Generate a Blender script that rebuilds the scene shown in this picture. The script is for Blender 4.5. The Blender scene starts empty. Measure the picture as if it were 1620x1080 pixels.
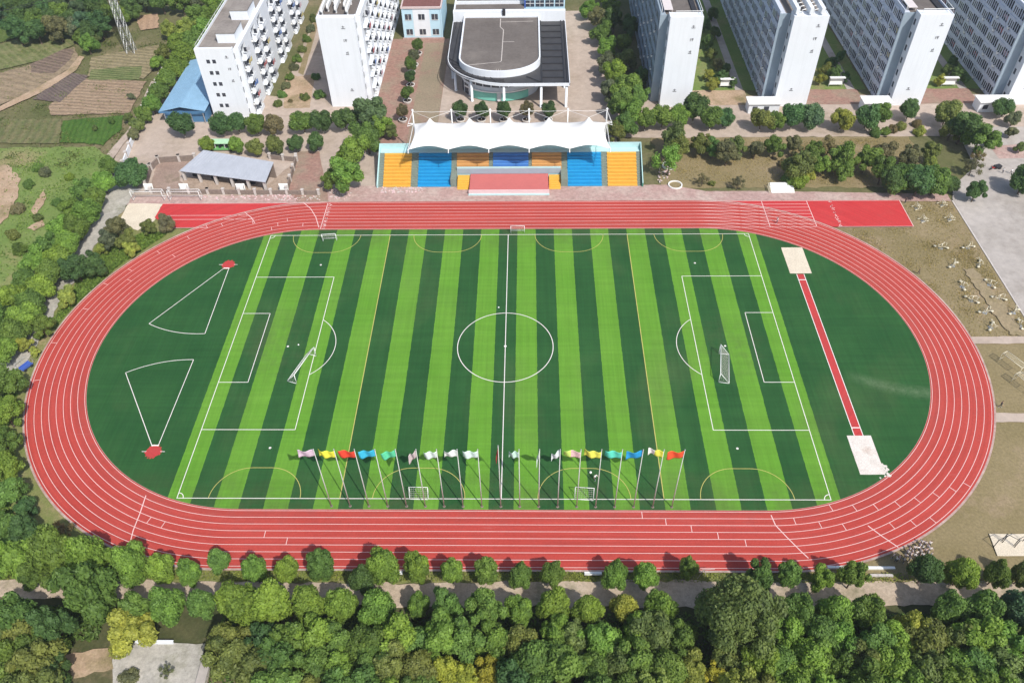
import bpy, math, random
import numpy as np
from mathutils import Vector, Matrix
S = bpy.context.scene
COL = S.collection
R = math.radians
# ------------------------------------------------------------------ camera, sky, sun, exposure
CAM = Vector((4.3729, -105.9318, 110.4625)); PITCH, YAW, ROLL = .7721, .029, -.0219; FPX = 1263.5
ROT = Matrix.Rotation(YAW, 3, 'Z') @ Matrix.Rotation(PITCH, 3, 'X') @ Matrix.Rotation(ROLL, 3, 'Z')
cd = bpy.data.cameras.new('camera'); cam = bpy.data.objects.new('camera', cd); COL.objects.link(cam)
cam.matrix_world = Matrix.Translation(CAM) @ ROT.to_4x4()
cd.sensor_width = 36; cd.lens = 36 * FPX / 1620; cd.clip_end = 3000; S.camera = cam
SUN_AZ, SUN_EL = R(-55.7), R(50.6)
SD = Vector((math.cos(SUN_AZ) * math.cos(SUN_EL), math.sin(SUN_AZ) * math.cos(SUN_EL), math.sin(SUN_EL)))
W = bpy.data.worlds.new('World'); S.world = W; W.use_nodes = True
nt = W.node_tree; bg = nt.nodes['Background']
sky = nt.nodes.new('ShaderNodeTexSky'); sky.sky_type = 'NISHITA'; sky.sun_disc = False
sky.sun_elevation = SUN_EL; sky.sun_rotation = math.atan2(SD.x, SD.y); sky.dust_density = 2.0
nt.links.new(sky.outputs[0], bg.inputs[0]); bg.inputs[1].default_value = .15
ld = bpy.data.lights.new('sun', 'SUN'); ld.energy = 4.2; ld.angle = R(.6); ld.color = (1, .965, .91)
lo = bpy.data.objects.new('sun', ld); COL.objects.link(lo); lo.rotation_euler = (-SD).to_track_quat('-Z', 'Y').to_euler(); lo.location = (0, 0, 200)
S.view_settings.view_transform = 'Standard'; S.view_settings.look = 'None'; S.view_settings.exposure = .06; S.view_settings.gamma = 1
S.cycles.max_bounces = 6; S.cycles.diffuse_bounces = 3; S.cycles.transparent_max_bounces = 6

def at(u, v, z=0.0):            # the point of the place seen at a pixel of the 1620x1080 photo, at height z
    d = ROT @ Vector(((u - 810) / FPX, -(v - 540) / FPX, -1)); t = (z - CAM.z) / d.z
    return CAM + d * t
def depth(p): return -((p - CAM) @ ROT).z if False else (ROT.transposed() @ (p - CAM)).z * -1

# ------------------------------------------------------------------ helpers
def tag(o, label=None, cat=None, group=None, kind=None):
    for k, v in (('label', label), ('category', cat), ('group', group), ('kind', kind)):
        if v: o[k] = v
    return o
def thing(name, label, cat, loc=(0, 0, 0), rz=0, group=None, sc=1):
    o = bpy.data.objects.new(name, None); COL.objects.link(o)
    o.location = loc; o.rotation_euler = (0, 0, rz); o.scale = (sc,) * 3 if not isinstance(sc, tuple) else sc
    o.empty_display_size = .2
    return tag(o, label, cat, group)
def link(name, me, parent=None):
    o = bpy.data.objects.new(name, me); COL.objects.link(o)
    if parent: o.parent = parent
    return o
def copy_tree(o, parent=None):
    c = o.copy(); COL.objects.link(c)
    if parent: c.parent = parent
    for ch in [x for x in o.children]: copy_tree(ch, c)
    return c

class MB:
    def __init__(s): s.v = []; s.f = []; s.m = []
    def add(s, vs, fs, m=0):
        b = len(s.v); s.v += [tuple(p) for p in vs]; s.f += [tuple(i + b for i in f) for f in fs]; s.m += [m] * len(fs); return s
    def box(s, x0, x1, y0, y1, z0, z1, m=0, rz=0, o=(0, 0, 0)):
        vs = [(x, y, z) for z in (z0, z1) for x, y in ((x0, y0), (x1, y0), (x1, y1), (x0, y1))]
        if rz or o != (0, 0, 0):
            c, n = math.cos(rz), math.sin(rz); vs = [(x * c - y * n + o[0], x * n + y * c + o[1], z + o[2]) for x, y, z in vs]
        return s.add(vs, [(0, 3, 2, 1), (4, 5, 6, 7), (0, 1, 5, 4), (1, 2, 6, 5), (2, 3, 7, 6), (3, 0, 4, 7)], m)
    def prism(s, poly, z0, z1, m=0, bottom=True):
        n = len(poly); vs = [(p[0], p[1], z0) for p in poly] + [(p[0], p[1], z1) for p in poly]
        fs = [tuple(range(n, 2 * n))] + [(i, (i + 1) % n, n + (i + 1) % n, n + i) for i in range(n)]
        if bottom: fs.append(tuple(range(n - 1, -1, -1)))
        return s.add(vs, fs, m)
    def tube(s, pts, r, n=6, m=0):
        pts = [Vector(p) for p in pts]; rs = r if isinstance(r, (list, tuple)) else [r] * len(pts)
        vs = []; fs = []
        for i, p in enumerate(pts):
            d = (pts[min(i + 1, len(pts) - 1)] - pts[max(i - 1, 0)]).normalized()
            a = d.orthogonal().normalized() if abs(d.z) > .95 else d.cross(Vector((0, 0, 1))).normalized(); b = d.cross(a)
            for k in range(n): vs.append(p + (a * math.cos(2 * math.pi * k / n) + b * math.sin(2 * math.pi * k / n)) * rs[i])
        for i in range(len(pts) - 1):
            for k in range(n): fs.append((i * n + k, i * n + (k + 1) % n, (i + 1) * n + (k + 1) % n, (i + 1) * n + k))
        fs.append(tuple(range(n - 1, -1, -1))); fs.append(tuple(range((len(pts) - 1) * n, len(pts) * n)))
        return s.add(vs, fs, m)
    def lathe(s, prof, n=20, m=0, o=(0, 0, 0)):
        vs = []; fs = []
        for r, z in prof:
            for k in range(n): vs.append((o[0] + r * math.cos(2 * math.pi * k / n), o[1] + r * math.sin(2 * math.pi * k / n), o[2] + z))
        for i in range(len(prof) - 1):
            for k in range(n): fs.append((i * n + k, i * n + (k + 1) % n, (i + 1) * n + (k + 1) % n, (i + 1) * n + k))
        fs.append(tuple(range(n - 1, -1, -1))); fs.append(tuple(range((len(prof) - 1) * n, len(prof) * n)))
        return s.add(vs, fs, m)
    def mesh(s, name, mats, smooth=False):
        me = bpy.data.meshes.new(name); me.from_pydata(s.v, [], s.f)
        for x in (mats if isinstance(mats, (list, tuple)) else [mats]): me.materials.append(x)
        me.polygons.foreach_set('material_index', s.m)
        if smooth: me.polygons.foreach_set('use_smooth', [True] * len(s.f))
        me.update(); return me
    def build(s, name, mats, parent=None, smooth=False): return link(name, s.mesh(name, mats, smooth), parent)

# ------------------------------------------------------------------ materials
class NT:
    def __init__(s, name):
        s.mat = bpy.data.materials.new(name); s.mat.use_nodes = True; s.t = s.mat.node_tree; s.b = s.t.nodes['Principled BSDF']
        s.pos = None
    def n(s, ty, **k):
        x = s.t.nodes.new(ty)
        for a, b in k.items(): setattr(x, a, b)
        return x
    def put(s, sock, v):
        if hasattr(v, 'is_linked'): s.t.links.new(v, sock)
        else: sock.default_value = v
    def P(s):
        if not s.pos: s.pos = s.n('ShaderNodeNewGeometry').outputs['Position']
        return s.pos
    def scaled(s, sx, sy, sz):
        m = s.n('ShaderNodeMapping'); s.put(m.inputs['Vector'], s.P()); m.inputs['Scale'].default_value = (sx, sy, sz); return m.outputs[0]
    def noise(s, scale, detail=4, rough=.6, vec=None):
        x = s.n('ShaderNodeTexNoise'); s.put(x.inputs['Vector'], vec if vec is not None else s.P())
        x.inputs['Scale'].default_value = scale; x.inputs['Detail'].default_value = detail; x.inputs['Roughness'].default_value = rough
        return x.outputs['Fac']
    def m(s, op, a, b=0.0, c=0.0):
        x = s.n('ShaderNodeMath', operation=op); s.put(x.inputs[0], a); s.put(x.inputs[1], b); s.put(x.inputs[2], c); return x.outputs[0]
    def ramp(s, f, lo, hi):
        x = s.n('ShaderNodeMapRange'); s.put(x.inputs[0], f); x.inputs[1].default_value = lo; x.inputs[2].default_value = hi; return x.outputs[0]
    def mix(s, f, a, b, mode='MIX'):
        x = s.n('ShaderNodeMix', data_type='RGBA', blend_type=mode); s.put(x.inputs[0], f)
        for i, v in ((6, a), (7, b)): s.put(x.inputs[i], (*v, 1) if isinstance(v, tuple) and len(v) == 3 else v)
        return x.outputs[2]
    def bump(s, h, strength=.3, dist=.05):
        x = s.n('ShaderNodeBump'); s.put(x.inputs['Height'], h); x.inputs['Strength'].default_value = strength; x.inputs['Distance'].default_value = dist
        s.put(s.b.inputs['Normal'], x.outputs[0])
    def out(s, col, rough=.85, metal=0.0, spec=.3):
        s.put(s.b.inputs['Base Color'], (*col, 1) if isinstance(col, tuple) and len(col) == 3 else col)
        s.b.inputs['Roughness'].default_value = rough; s.b.inputs['Metallic'].default_value = metal
        s.b.inputs['Specular IOR Level'].default_value = spec
        return s.mat

def ground_mat(name, a, b, c=None, s1=.25, s2=2.5, rough=.95, bump=.4, cmask=(.52, .66), con=None):
    con = con if con is not None else (.22 if bump < .15 else .38)
    t = NT(name); n1 = t.noise(s1, 6, .65); n2 = t.noise(s2, 6, .75)
    col = t.mix(t.ramp(n1, .32, .68), a, b)
    if c: col = t.mix(t.ramp(t.noise(s1 * .45 + .013, 7, .7), *cmask), col, c)
    col = t.mix(.85, col, t.mix(t.ramp(n2, .25, .75), (1 - con,) * 3, (1 + con,) * 3), 'MULTIPLY')
    t.bump(n2, bump, .15)
    return t.out(col, rough, spec=.15)
def paint(name, c, rough=.6, var=.12, s=1.2, spec=.35, metal=0.0):
    t = NT(name); f = t.ramp(t.noise(s, 6, .7), .25, .75)
    k0 = tuple(x * (1 - var) for x in c); k1 = tuple(min(1, x * (1 + var * .6)) for x in c)
    return t.out(t.mix(f, k0, k1), rough, metal, spec)

M = {}
M['ground'] = ground_mat('ground_earth', (.09, .105, .035), (.17, .15, .075), (.23, .18, .11), .06, 1.2)
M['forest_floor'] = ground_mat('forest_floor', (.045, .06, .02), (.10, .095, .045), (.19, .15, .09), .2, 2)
M['lawn'] = ground_mat('dry_lawn', (.205, .165, .078), (.265, .21, .115), (.32, .24, .155), .09, 2.2)
M['verge'] = ground_mat('grass_verge', (.15, .19, .05), (.23, .21, .09), (.34, .26, .15), .3, 3)
M['green'] = ground_mat('green_grass', (.125, .20, .045), (.19, .235, .075), (.26, .23, .11), .12, 2)
M['concrete'] = ground_mat('concrete_paving', (.36, .325, .29), (.43, .39, .355), (.31, .275, .24), .08, .5, bump=.1)
M['greyroad'] = ground_mat('worn_concrete', (.34, .32, .28), (.46, .43, .38), (.27, .26, .2), .3, 2, bump=.2)
M['beige'] = ground_mat('beige_paving', (.40, .32, .26), (.47, .385, .32), (.33, .265, .20), .12, .6, bump=.1)
M['dirtpath'] = ground_mat('dirt_path', (.40, .315, .23), (.50, .405, .31), (.24, .21, .13), .3, 2.5)
M['dirt'] = ground_mat('bare_dirt', (.36, .25, .16), (.46, .34, .24), (.22, .18, .09), .2, 2)
M['sand'] = ground_mat('pit_sand', (.60, .52, .40), (.68, .60, .47), None, .5, 5, bump=.3)
M['whitesand'] = ground_mat('white_sand', (.62, .56, .50), (.72, .66, .60), (.55, .45, .38), .5, 5, bump=.3)
def brick(name, a, b, mortar, c=None):
    t = NT(name); x = t.n('ShaderNodeTexBrick'); t.put(x.inputs['Vector'], t.P())
    x.inputs['Scale'].default_value = 1.0; x.inputs['Brick Width'].default_value = .6; x.inputs['Row Height'].default_value = .3; x.inputs['Mortar Size'].default_value = .02
    for i, v in ((1, a), (2, b), (3, mortar)): x.inputs[i].default_value = (*v, 1)
    col = x.outputs[0]
    if c: col = t.mix(t.ramp(t.noise(.12, 7, .7), .46, .62), col, c)
    col = t.mix(.8, col, t.mix(t.ramp(t.noise(1.1, 7, .75), .3, .7), (.62, .62, .62), (1.3, 1.3, 1.3)), 'MULTIPLY')
    return t.out(col, .9, spec=.15)
M['brick'] = brick('red_brick_paving', (.29, .155, .12), (.35, .20, .16), (.3, .24, .19), (.30, .23, .17))
M['apron'] = brick('pink_brick_apron', (.40, .25, .22), (.44, .29, .26), (.42, .34, .30), (.48, .37, .32))
def field(name, a, b, ang, pitch):
    t = NT(name); sx = t.n('ShaderNodeSeparateXYZ'); t.put(sx.inputs[0], t.P())
    w = t.m('ADD', t.m('MULTIPLY', sx.outputs[0], math.cos(ang) * 6.283 / pitch), t.m('MULTIPLY', sx.outputs[1], math.sin(ang) * 6.283 / pitch))
    w = t.m('SINE', t.m('ADD', w, t.m('MULTIPLY', t.noise(.16, 6, .7), 9)))
    f = t.m('ADD', t.m('MULTIPLY', w, .07), t.noise(.22, 6, .7))
    col = t.mix(t.ramp(f, .25, .75), a, b)
    col = t.mix(.8, col, t.mix(t.ramp(t.noise(1.6, 6, .75), .3, .7), (.55, .55, .55), (1.35, 1.35, 1.35)), 'MULTIPLY')
    t.bump(w, .5, .2)
    return t.out(col, .95, spec=.1)
# artificial turf: mown stripes of the pitch, dark ends
def turf():
    t = NT('striped_turf'); sp = t.n('ShaderNodeSeparateXYZ'); t.put(sp.inputs[0], t.P()); x, y = sp.outputs[0], sp.outputs[1]
    xe = t.m('ADD', x, t.m('MULTIPLY', t.m('SUBTRACT', t.noise(1.2, 3), .5), .25))
    k = t.m('FLOOR', t.m('DIVIDE', t.m('ADD', xe, 2.015 + 4.03 * 20), 4.03))
    light = t.m('MULTIPLY', t.m('MODULO', k, 2), t.m('LESS_THAN', t.m('ABSOLUTE', xe), 54.4))
    n1 = t.ramp(t.noise(.09, 6, .65), .3, .7); fine = t.noise(3.0, 6, .8)
    roll = t.noise(1.0, 4, .6, t.scaled(.05, 1.6, 1)); comb = t.noise(1.0, 4, .6, t.scaled(2.4, .06, 1))
    lc = t.mix(n1, (.102, .262, .024), (.130, .290, .034)); dc = t.mix(n1, (.017, .074, .021), (.030, .102, .028))
    col = t.mix(light, dc, lc)
    worn = t.ramp(t.noise(.05, 5, .6, t.scaled(1, .6, 1)), .55, .75)
    col = t.mix(t.m('MULTIPLY', worn, .35), col, (.11, .13, .055))
    f = t.m('ADD', t.m('ADD', t.m('MULTIPLY', roll, .35), t.m('MULTIPLY', comb, .35)), t.m('MULTIPLY', fine, .3))
    col = t.mix(.9, col, t.mix(t.ramp(f, .32, .68), (.72, .72, .72), (1.25, 1.25, 1.25)), 'MULTIPLY')
    edge = t.m('MULTIPLY', t.ramp(t.m('ABSOLUTE', y), 27, 35), t.ramp(t.noise(.22, 6, .7), .38, .68)); col = t.mix(t.m('MULTIPLY', edge, .5), col, (.075, .085, .035))
    gx = t.m('SUBTRACT', t.m('ABSOLUTE', x), 43); gm = t.m('ADD', t.m('MULTIPLY', gx, gx), t.m('MULTIPLY', t.m('MULTIPLY', y, y), .5))
    col = t.mix(t.m('MULTIPLY', t.m('MULTIPLY', t.ramp(gm, 60, 5), t.ramp(t.noise(.6, 6, .75), .4, .65)), .35), col, (.085, .10, .045))
    # worn pale drag mark on the east end
    dx = t.m('DIVIDE', t.m('SUBTRACT', x, 71), 8.0); yc = t.m('ADD', -10.8, t.m('MULTIPLY', t.m('MULTIPLY', dx, dx), 1.2)); yc = t.m('SUBTRACT', yc, t.m('MULTIPLY', dx, 2.2))
    dy = t.m('ABSOLUTE', t.m('SUBTRACT', y, yc)); mk = t.m('MULTIPLY', t.ramp(dy, 1.9, .2), t.ramp(t.m('ABSOLUTE', dx), 1.1, .6))
    col = t.mix(t.m('MULTIPLY', t.m('MULTIPLY', mk, t.ramp(t.noise(1.5, 5, .8), .3, .7)), .8), col, (.13, .19, .10))
    t.bump(fine, .25, .05)
    return t.out(col, .9, spec=.12)
M['turf'] = turf()
def track_mat(name, a, b, c):
    t = NT(name); col = t.mix(t.ramp(t.noise(.07, 6, .65), .3, .7), a, b)
    col = t.mix(t.m('MULTIPLY', t.ramp(t.noise(.35, 6, .7), .5, .75), .55), col, c)
    sp = t.n('ShaderNodeSeparateXYZ'); t.put(sp.inputs[0], t.P())
    dx = t.m('MAXIMUM', t.m('SUBTRACT', t.m('ABSOLUTE', sp.outputs[0]), 42.2), 0); rad = t.m('SQRT', t.m('ADD', t.m('MULTIPLY', dx, dx), t.m('MULTIPLY', sp.outputs[1], sp.outputs[1])))
    cv = t.n('ShaderNodeCombineXYZ'); t.put(cv.inputs[0], t.m('MULTIPLY', rad, 1.9)); t.put(cv.inputs[1], t.m('MULTIPLY', sp.outputs[0], .035)); t.put(cv.inputs[2], t.m('MULTIPLY', t.m('SIGN', sp.outputs[1]), 7))
    col = t.mix(.75, col, t.mix(t.ramp(t.noise(1.0, 5, .65, cv.outputs[0]), .3, .7), (.80, .84, .84), (1.16, 1.22, 1.22)), 'MULTIPLY')
    inner = t.m('MULTIPLY', t.ramp(rad, 39.5, 36.4), t.ramp(t.noise(.5, 6, .75), .35, .7)); col = t.mix(t.m('MULTIPLY', inner, .45), col, (.26, .075, .06))
    scuff = t.ramp(t.noise(1.0, 6, .7, t.scaled(.12, 1.1, 1)), .62, .74); col = t.mix(t.m('MULTIPLY', scuff, .3), col, (.46, .16, .14))
    col = t.mix(.8, col, t.mix(t.ramp(t.noise(4, 6, .85), .3, .7), (.78, .78, .78), (1.18, 1.18, 1.18)), 'MULTIPLY')
    return t.out(col, .85, spec=.2)
M['track'] = track_mat('red_track_rubber', (.42, .050, .038), (.455, .064, .050), (.35, .055, .045))
M['trackfresh'] = track_mat('fresh_red_rubber', (.50, .036, .038), (.53, .048, .048), (.47, .06, .055))
M['white'] = paint('white_line_paint', (.80, .74, .70), .7, .1)
M['lane'] = paint('lane_line_paint', (.78, .54, .51), .7, .14)
M['yellowline'] = paint('yellow_line_paint', (.50, .45, .13), .7, .15)
def streaked(name, c):
    t = NT(name); f = t.ramp(t.noise(1.0, 6, .7, t.scaled(1.3, 1.3, .07)), .45, .8); g = t.ramp(t.noise(.25, 5, .65), .4, .75)
    col = t.mix(t.m('MULTIPLY', f, .35), c, tuple(x * .72 for x in c)); col = t.mix(t.m('MULTIPLY', g, .25), col, (c[0] * .86, c[1] * .86, c[2] * .84))
    return t.out(col, .8, spec=.2)
M['wall'] = streaked('white_wall_paint', (.76, .79, .825))
M['wallblue'] = paint('pale_blue_wall', (.50, .70, .80), .8, .06, .35, .2)
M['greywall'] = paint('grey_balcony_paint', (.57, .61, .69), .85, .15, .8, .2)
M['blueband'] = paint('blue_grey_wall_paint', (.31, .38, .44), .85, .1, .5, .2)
M['roofgrey'] = ground_mat('roof_screed', (.23, .20, .18), (.30, .27, .24), (.17, .15, .13), .2, 1.5, bump=.1)
M['rooftar'] = ground_mat('brown_flat_roof', (.125, .108, .097), (.165, .145, .13), (.20, .175, .155), .12, 1.2, bump=.1)
M['rooftile'] = paint('red_brown_roof', (.20, .085, .075), .8, .25, 1.5)
def glass(name, c, rough=.15):
    t = NT(name); return t.out(t.mix(t.ramp(t.noise(.6, 3), .3, .7), tuple(x * .6 for x in c), c), rough, 0, .6)
M['glass'] = glass('dark_window_glass', (.06, .066, .085))
M['glassroof'] = glass('canopy_roof_glass', (.05, .047, .047), .55)
M['darkmetal'] = paint('dark_metal', (.028, .028, .032), .6, .2, 2)
M['whitemetal'] = paint('white_metal', (.80, .80, .78), .4, .05, 1, .5)
M['steel'] = paint('galvanised_steel', (.45, .46, .46), .45, .15, 2, .5, .5)
M['bluetin'] = paint('blue_tin_roof', (.25, .42, .57), .55, .14, .5, .4)
M['bluewall'] = paint('blue_tin_wall', (.08, .20, .36), .6, .1, .5)
M['greytin'] = paint('grey_tin_roof', (.40, .42, .46), .55, .12, .5, .4)
M['stone'] = paint('rough_stone_wall', (.24, .19, .16), .9, .35, 2.0, .15)
M['pillar'] = paint('whitewashed_pillar', (.55, .50, .46), .9, .2, 2.0, .15)
M['seatyellow'] = paint('yellow_seat_paint', (.72, .40, .06), .65, .1, .8)
M['seatblue'] = paint('blue_seat_paint', (.015, .30, .60), .65, .12, .8)
M['seatorange'] = paint('orange_seat_paint', (.62, .34, .12), .65, .12, .8)
M['seatmid'] = paint('mid_blue_seat_paint', (.08, .24, .58), .65, .12, .8)
M['aisle'] = paint('grey_green_step_paint', (.20, .24, .20), .8, .2, 1)
M['paleaqua'] = paint('pale_aqua_wall', (.45, .66, .66), .75, .08, .6)
M['green_rail'] = paint('green_edge_paint', (.05, .22, .16), .6, .15, .8)
M['stage'] = paint('red_stage_floor', (.52, .15, .14), .8, .08, .5, .2)
M['pinktrim'] = paint('pink_stage_edge', (.70, .50, .50), .75, .08, .6)
M['membrane'] = paint('white_membrane', (.84, .82, .78), .55, .03, .3, .3)
M['turq'] = paint('turquoise_panels', (.20, .56, .46), .6, .15, .4)
M['bark'] = paint('bark', (.13, .10, .075), .9, .3, 3, .1)
M['limewash'] = paint('limewashed_bark', (.62, .58, .50), .9, .12, 3, .1)
M['ceramic'] = paint('white_planter', (.78, .76, .72), .5, .06, 2, .4)
M['soil'] = paint('dark_soil', (.06, .045, .035), .95, .3, 3, .1)
M['board'] = paint('white_board', (.82, .82, .78), .6, .03, 1)
M['sign_dark'] = paint('dark_sign_paint', (.16, .16, .17), .6, .1, 2)
M['pipe'] = paint('cream_pipe_paint', (.68, .62, .46), .45, .1, 2, .5)
M['blueplastic'] = paint('blue_cart_paint', (.06, .12, .42), .5, .15, 2)
M['greenpaint'] = paint('green_trolley_paint', (.16, .42, .14), .5, .15, 2)
M['redpaint'] = paint('red_paint', (.5, .05, .04), .5, .15, 2)
M['skin'] = paint('skin', (.50, .31, .21), .6, .05, 8)
M['hair'] = paint('black_hair', (.02, .017, .015), .5, .2, 20)
M['trousers'] = paint('dark_trousers', (.05, .055, .08), .85, .2, 8)
M['shoe'] = paint('pale_shoes', (.5, .5, .5), .6, .1, 8)
M['rubber'] = paint('tyre_rubber', (.025, .025, .027), .8, .1, 8)
def objcol(name, rough=.8, leaf=False):
    t = NT(name); oi = t.n('ShaderNodeObjectInfo'); c = oi.outputs['Color']
    if leaf:
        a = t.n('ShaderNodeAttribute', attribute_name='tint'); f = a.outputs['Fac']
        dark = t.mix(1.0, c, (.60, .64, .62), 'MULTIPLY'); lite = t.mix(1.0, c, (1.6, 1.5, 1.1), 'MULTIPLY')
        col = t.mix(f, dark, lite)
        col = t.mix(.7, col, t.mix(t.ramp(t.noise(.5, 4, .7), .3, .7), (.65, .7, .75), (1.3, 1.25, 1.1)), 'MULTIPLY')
        t.out(col, .55, spec=.25)
        tr = t.n('ShaderNodeBsdfTranslucent'); t.put(tr.inputs[0], t.mix(1.0, col, (1.2, 1.3, .5), 'MULTIPLY'))
        mx = t.n('ShaderNodeMixShader'); mx.inputs[0].default_value = .38
        t.put(mx.inputs[1], t.b.outputs[0]); t.put(mx.inputs[2], tr.outputs[0]); t.put(t.t.nodes['Material Output'].inputs[0], mx.outputs[0])
        return t.mat
    return t.out(t.mix(.5, c, t.mix(t.ramp(t.noise(4, 4), .3, .7), (.75, .75, .75), (1.15, 1.15, 1.15)), 'MULTIPLY'), rough)
M['leaf'] = objcol('foliage', leaf=True)
M['cloth'] = objcol('dyed_cloth', .85)

# ------------------------------------------------------------------ the setting: ground and paving, sheets stacked a few millimetres apart
rnd = random.Random(7)
LEVEL = [0.0]
def sheet(name, poly, mat, rough=0.0, z=None, seed=1, step=1.2):
    if z is None: LEVEL[0] += .006; z = LEVEL[0]
    pts = [Vector((p[0], p[1], 0)) for p in poly]
    if rough:
        q = []; rr = random.Random(seed + len(name)); ph = [rr.uniform(0, 6.28) for _ in range(6)]
        s = 0
        for i, p in enumerate(pts):
            e = pts[(i + 1) % len(pts)]; L = (e - p).length; n = max(1, int(L / step)); d = (e - p) / max(L, .01); nn = Vector((-d.y, d.x, 0))
            for k in range(n):
                t = k / n; s += L / n
                w = (math.sin(s * .7 + ph[0]) + .7 * math.sin(s * 1.7 + ph[1]) + .5 * math.sin(s * 3.1 + ph[2])) * .35 + rr.uniform(-.5, .5)
                q.append(p.lerp(e, t) + nn * w * rough)
        pts = q
    me = bpy.data.meshes.new(name)
    import bmesh
    bm = bmesh.new(); vs = [bm.verts.new((p.x, p.y, z)) for p in pts]; f = bm.faces.new(vs)
    bmesh.ops.triangulate(bm, faces=[f], ngon_method='BEAUTY')
    bm.normal_update()
    for ff in bm.faces:
        if ff.normal.z < 0: ff.normal_flip()
    bm.to_mesh(me); bm.free(); me.materials.append(mat)
    return tag(link(name, me), kind='structure')
def px(*uv): return [at(u, v) for u, v in uv]
def rect(x0, x1, y0, y1): return [(x0, y0), (x1, y0), (x1, y1), (x0, y1)]

sheet('ground', rect(-900, 900, -700, 1200), M['ground'], z=-.06)
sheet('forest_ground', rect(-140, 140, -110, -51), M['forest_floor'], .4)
sheet('grass_verge', rect(-125, 125, -48.9, -45.2), M['verge'], .4)
sheet('exercise_lawn', rect(46, 101.8, -48.5, 46.5), M['lawn'], .15)
sheet('lawn', rect(36, 101, 52, 74), M['lawn'], .5)
sheet('track_side_grass', rect(-93, -44, -47, 44), M['verge'], .4)
sheet('meadow', px((-60, 235), (150, 232), (190, 262), (120, 350), (30, 480), (-20, 560), (-250, 560), (-250, 235)), M['green'], .5)
sheet('campus_pavement', [(-99, 47), (-32, 47), (-32, 76), (36, 74), (101, 74), (150, 74), (150, 95), (-60, 95), (-80, 100), (-97, 118), (-101, 100)], M['beige'], .2)
sheet('courtyard_paving', rect(-38.3, -17, 68, 131), M['brick'])
sheet('courtyard_strip', rect(-26.6, -19.4, 72, 128), ground_mat('worn_olive_paving', (.24, .20, .135), (.29, .23, .16), (.28, .18, .14), .15, 2), .05)
sheet('hall_pavement', rect(-19.3, 27, 68, 150), M['beige'])
for x0 in (49, 79, 110): sheet('building_gap_grass', rect(x0, x0 + 18.3, 98, 165), M['green'], .4)
for x0 in (48, 78.7, 109): sheet('front_brick_paving', rect(x0, x0 + 16, 90, 98), M['brick'] if x0 > 50 else M['dirt'], .2)
for x0 in (61.5, 92, 122.5): sheet('building_path', rect(x0, x0 + 2.2, 98, 165), M['concrete'])
sheet('gap_yard', rect(-64, -49, 86, 165), M['beige'], .2)
sheet('gap_dirt', px((620 / 4 + 300, 115), (660 / 4 + 305, 122), (500, 118), (495, 140), (490, 172), (448, 172)), M['dirt'], .3)
sheet('gap_grass', px((498, 30), (505, 35), (480, 120), (472, 116)), M['lawn'], .1)
sheet('brick_apron', [(-101, 46.2), (101.5, 46.2), (101.5, 48.9), (60, 50.5), (46, 50.5), (38, 53.2), (-44, 53.4), (-50, 50.5), (-60, 49.8), (-99, 49.8)], M['apron'], .12)
sheet('gravel_yard', px((238, 304), (246, 264), (256, 258), (300, 256), (282, 272), (292, 304)), ground_mat('brown_gravel', (.27, .19, .15), (.35, .26, .21), (.22, .17, .12), .3, 2.5), .3)
sheet('gravel_yard', px((292, 300), (290, 280), (420, 296), (460, 262), (465, 303)), ground_mat('tan_gravel', (.33, .25, .19), (.40, .31, .24), (.27, .20, .15), .3, 2.5), .3)
sheet('walk', px((455, 300), (470, 240), (505, 240), (520, 320), (470, 320)), M['brick'], .1)
sheet('concrete_plaza', [(101.8, -60), (160, -60), (160, 78), (114, 78), (112, 60), (104, 52), (102, 47)], M['concrete'], .08)
mb = MB(); mb.box(101.6, 102.0, 2, 46.5, -.05, .14); mb.box(101.6, 102.0, -60, 1.9, -.05, .14); tag(mb.build('plaza_kerb', M['pillar']), kind='structure')
sheet('red_court', px((1565, 232), (1640, 228), (1660, 250), (1580, 252)), M['apron'], .05)
sheet('concrete_road', [(-98, 63), (-90, 63), (-89.2, 47), (-91, 36), (-91.5, 14), (-91.4, 6), (-90.8, -8), (-98, -8), (-99, 30)], M['greyroad'], .5)
sheet('sand_yard', px((205, 322), (258, 324), (245, 350), (218, 366), (190, 350), (195, 335)), M['sand'], .35)
sheet('dirt_path', [(-130, -48.2), (-60, -48.6), (-20, -48.9), (20, -48.3), (130, -47.9), (130, -51.2), (20, -52.4), (-20, -52.6), (-60, -51.6), (-130, -51)], M['dirtpath'], .35)
for y0, y1 in ((.7, 2.6), (-18.2, -16.2)): sheet('cross_path', rect(84, 103, y0, y1), M['beige'], .15)
sheet('worn_path', px((1522, 425), (1540, 425), (1625, 530), (1595, 530)), ground_mat('worn_tan_earth', (.26, .21, .125), (.32, .25, .155), (.22, .18, .09), .4, 2), .6, step=.7)
sheet('exercise_sand_pit', px((1564, 845), (1700, 845), (1700, 880), (1577, 880)), M['sand'], .05)
sheet('yard_pad', px((178, 1040), (215, 1016), (325, 1018), (315, 1090), (180, 1090)), M['greyroad'], .25)
sheet('dirt_patch', px((100, 1035), (180, 1025), (180, 1060), (120, 1070)), M['dirt'], .5)
sheet('dirt_patch', px((-10, 1020), (60, 1030), (60, 1090), (-10, 1090)), M['dirt'], .5)
for poly in (((-30, 262), (15, 262), (32, 285), (30, 310), (12, 345), (-30, 380)), ((48, 335), (70, 300), (74, 310), (58, 345)), ((42, 362), (66, 348), (72, 358), (55, 366))):
    sheet('sand_slope', px(*poly), M['dirt'], .4)
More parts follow.
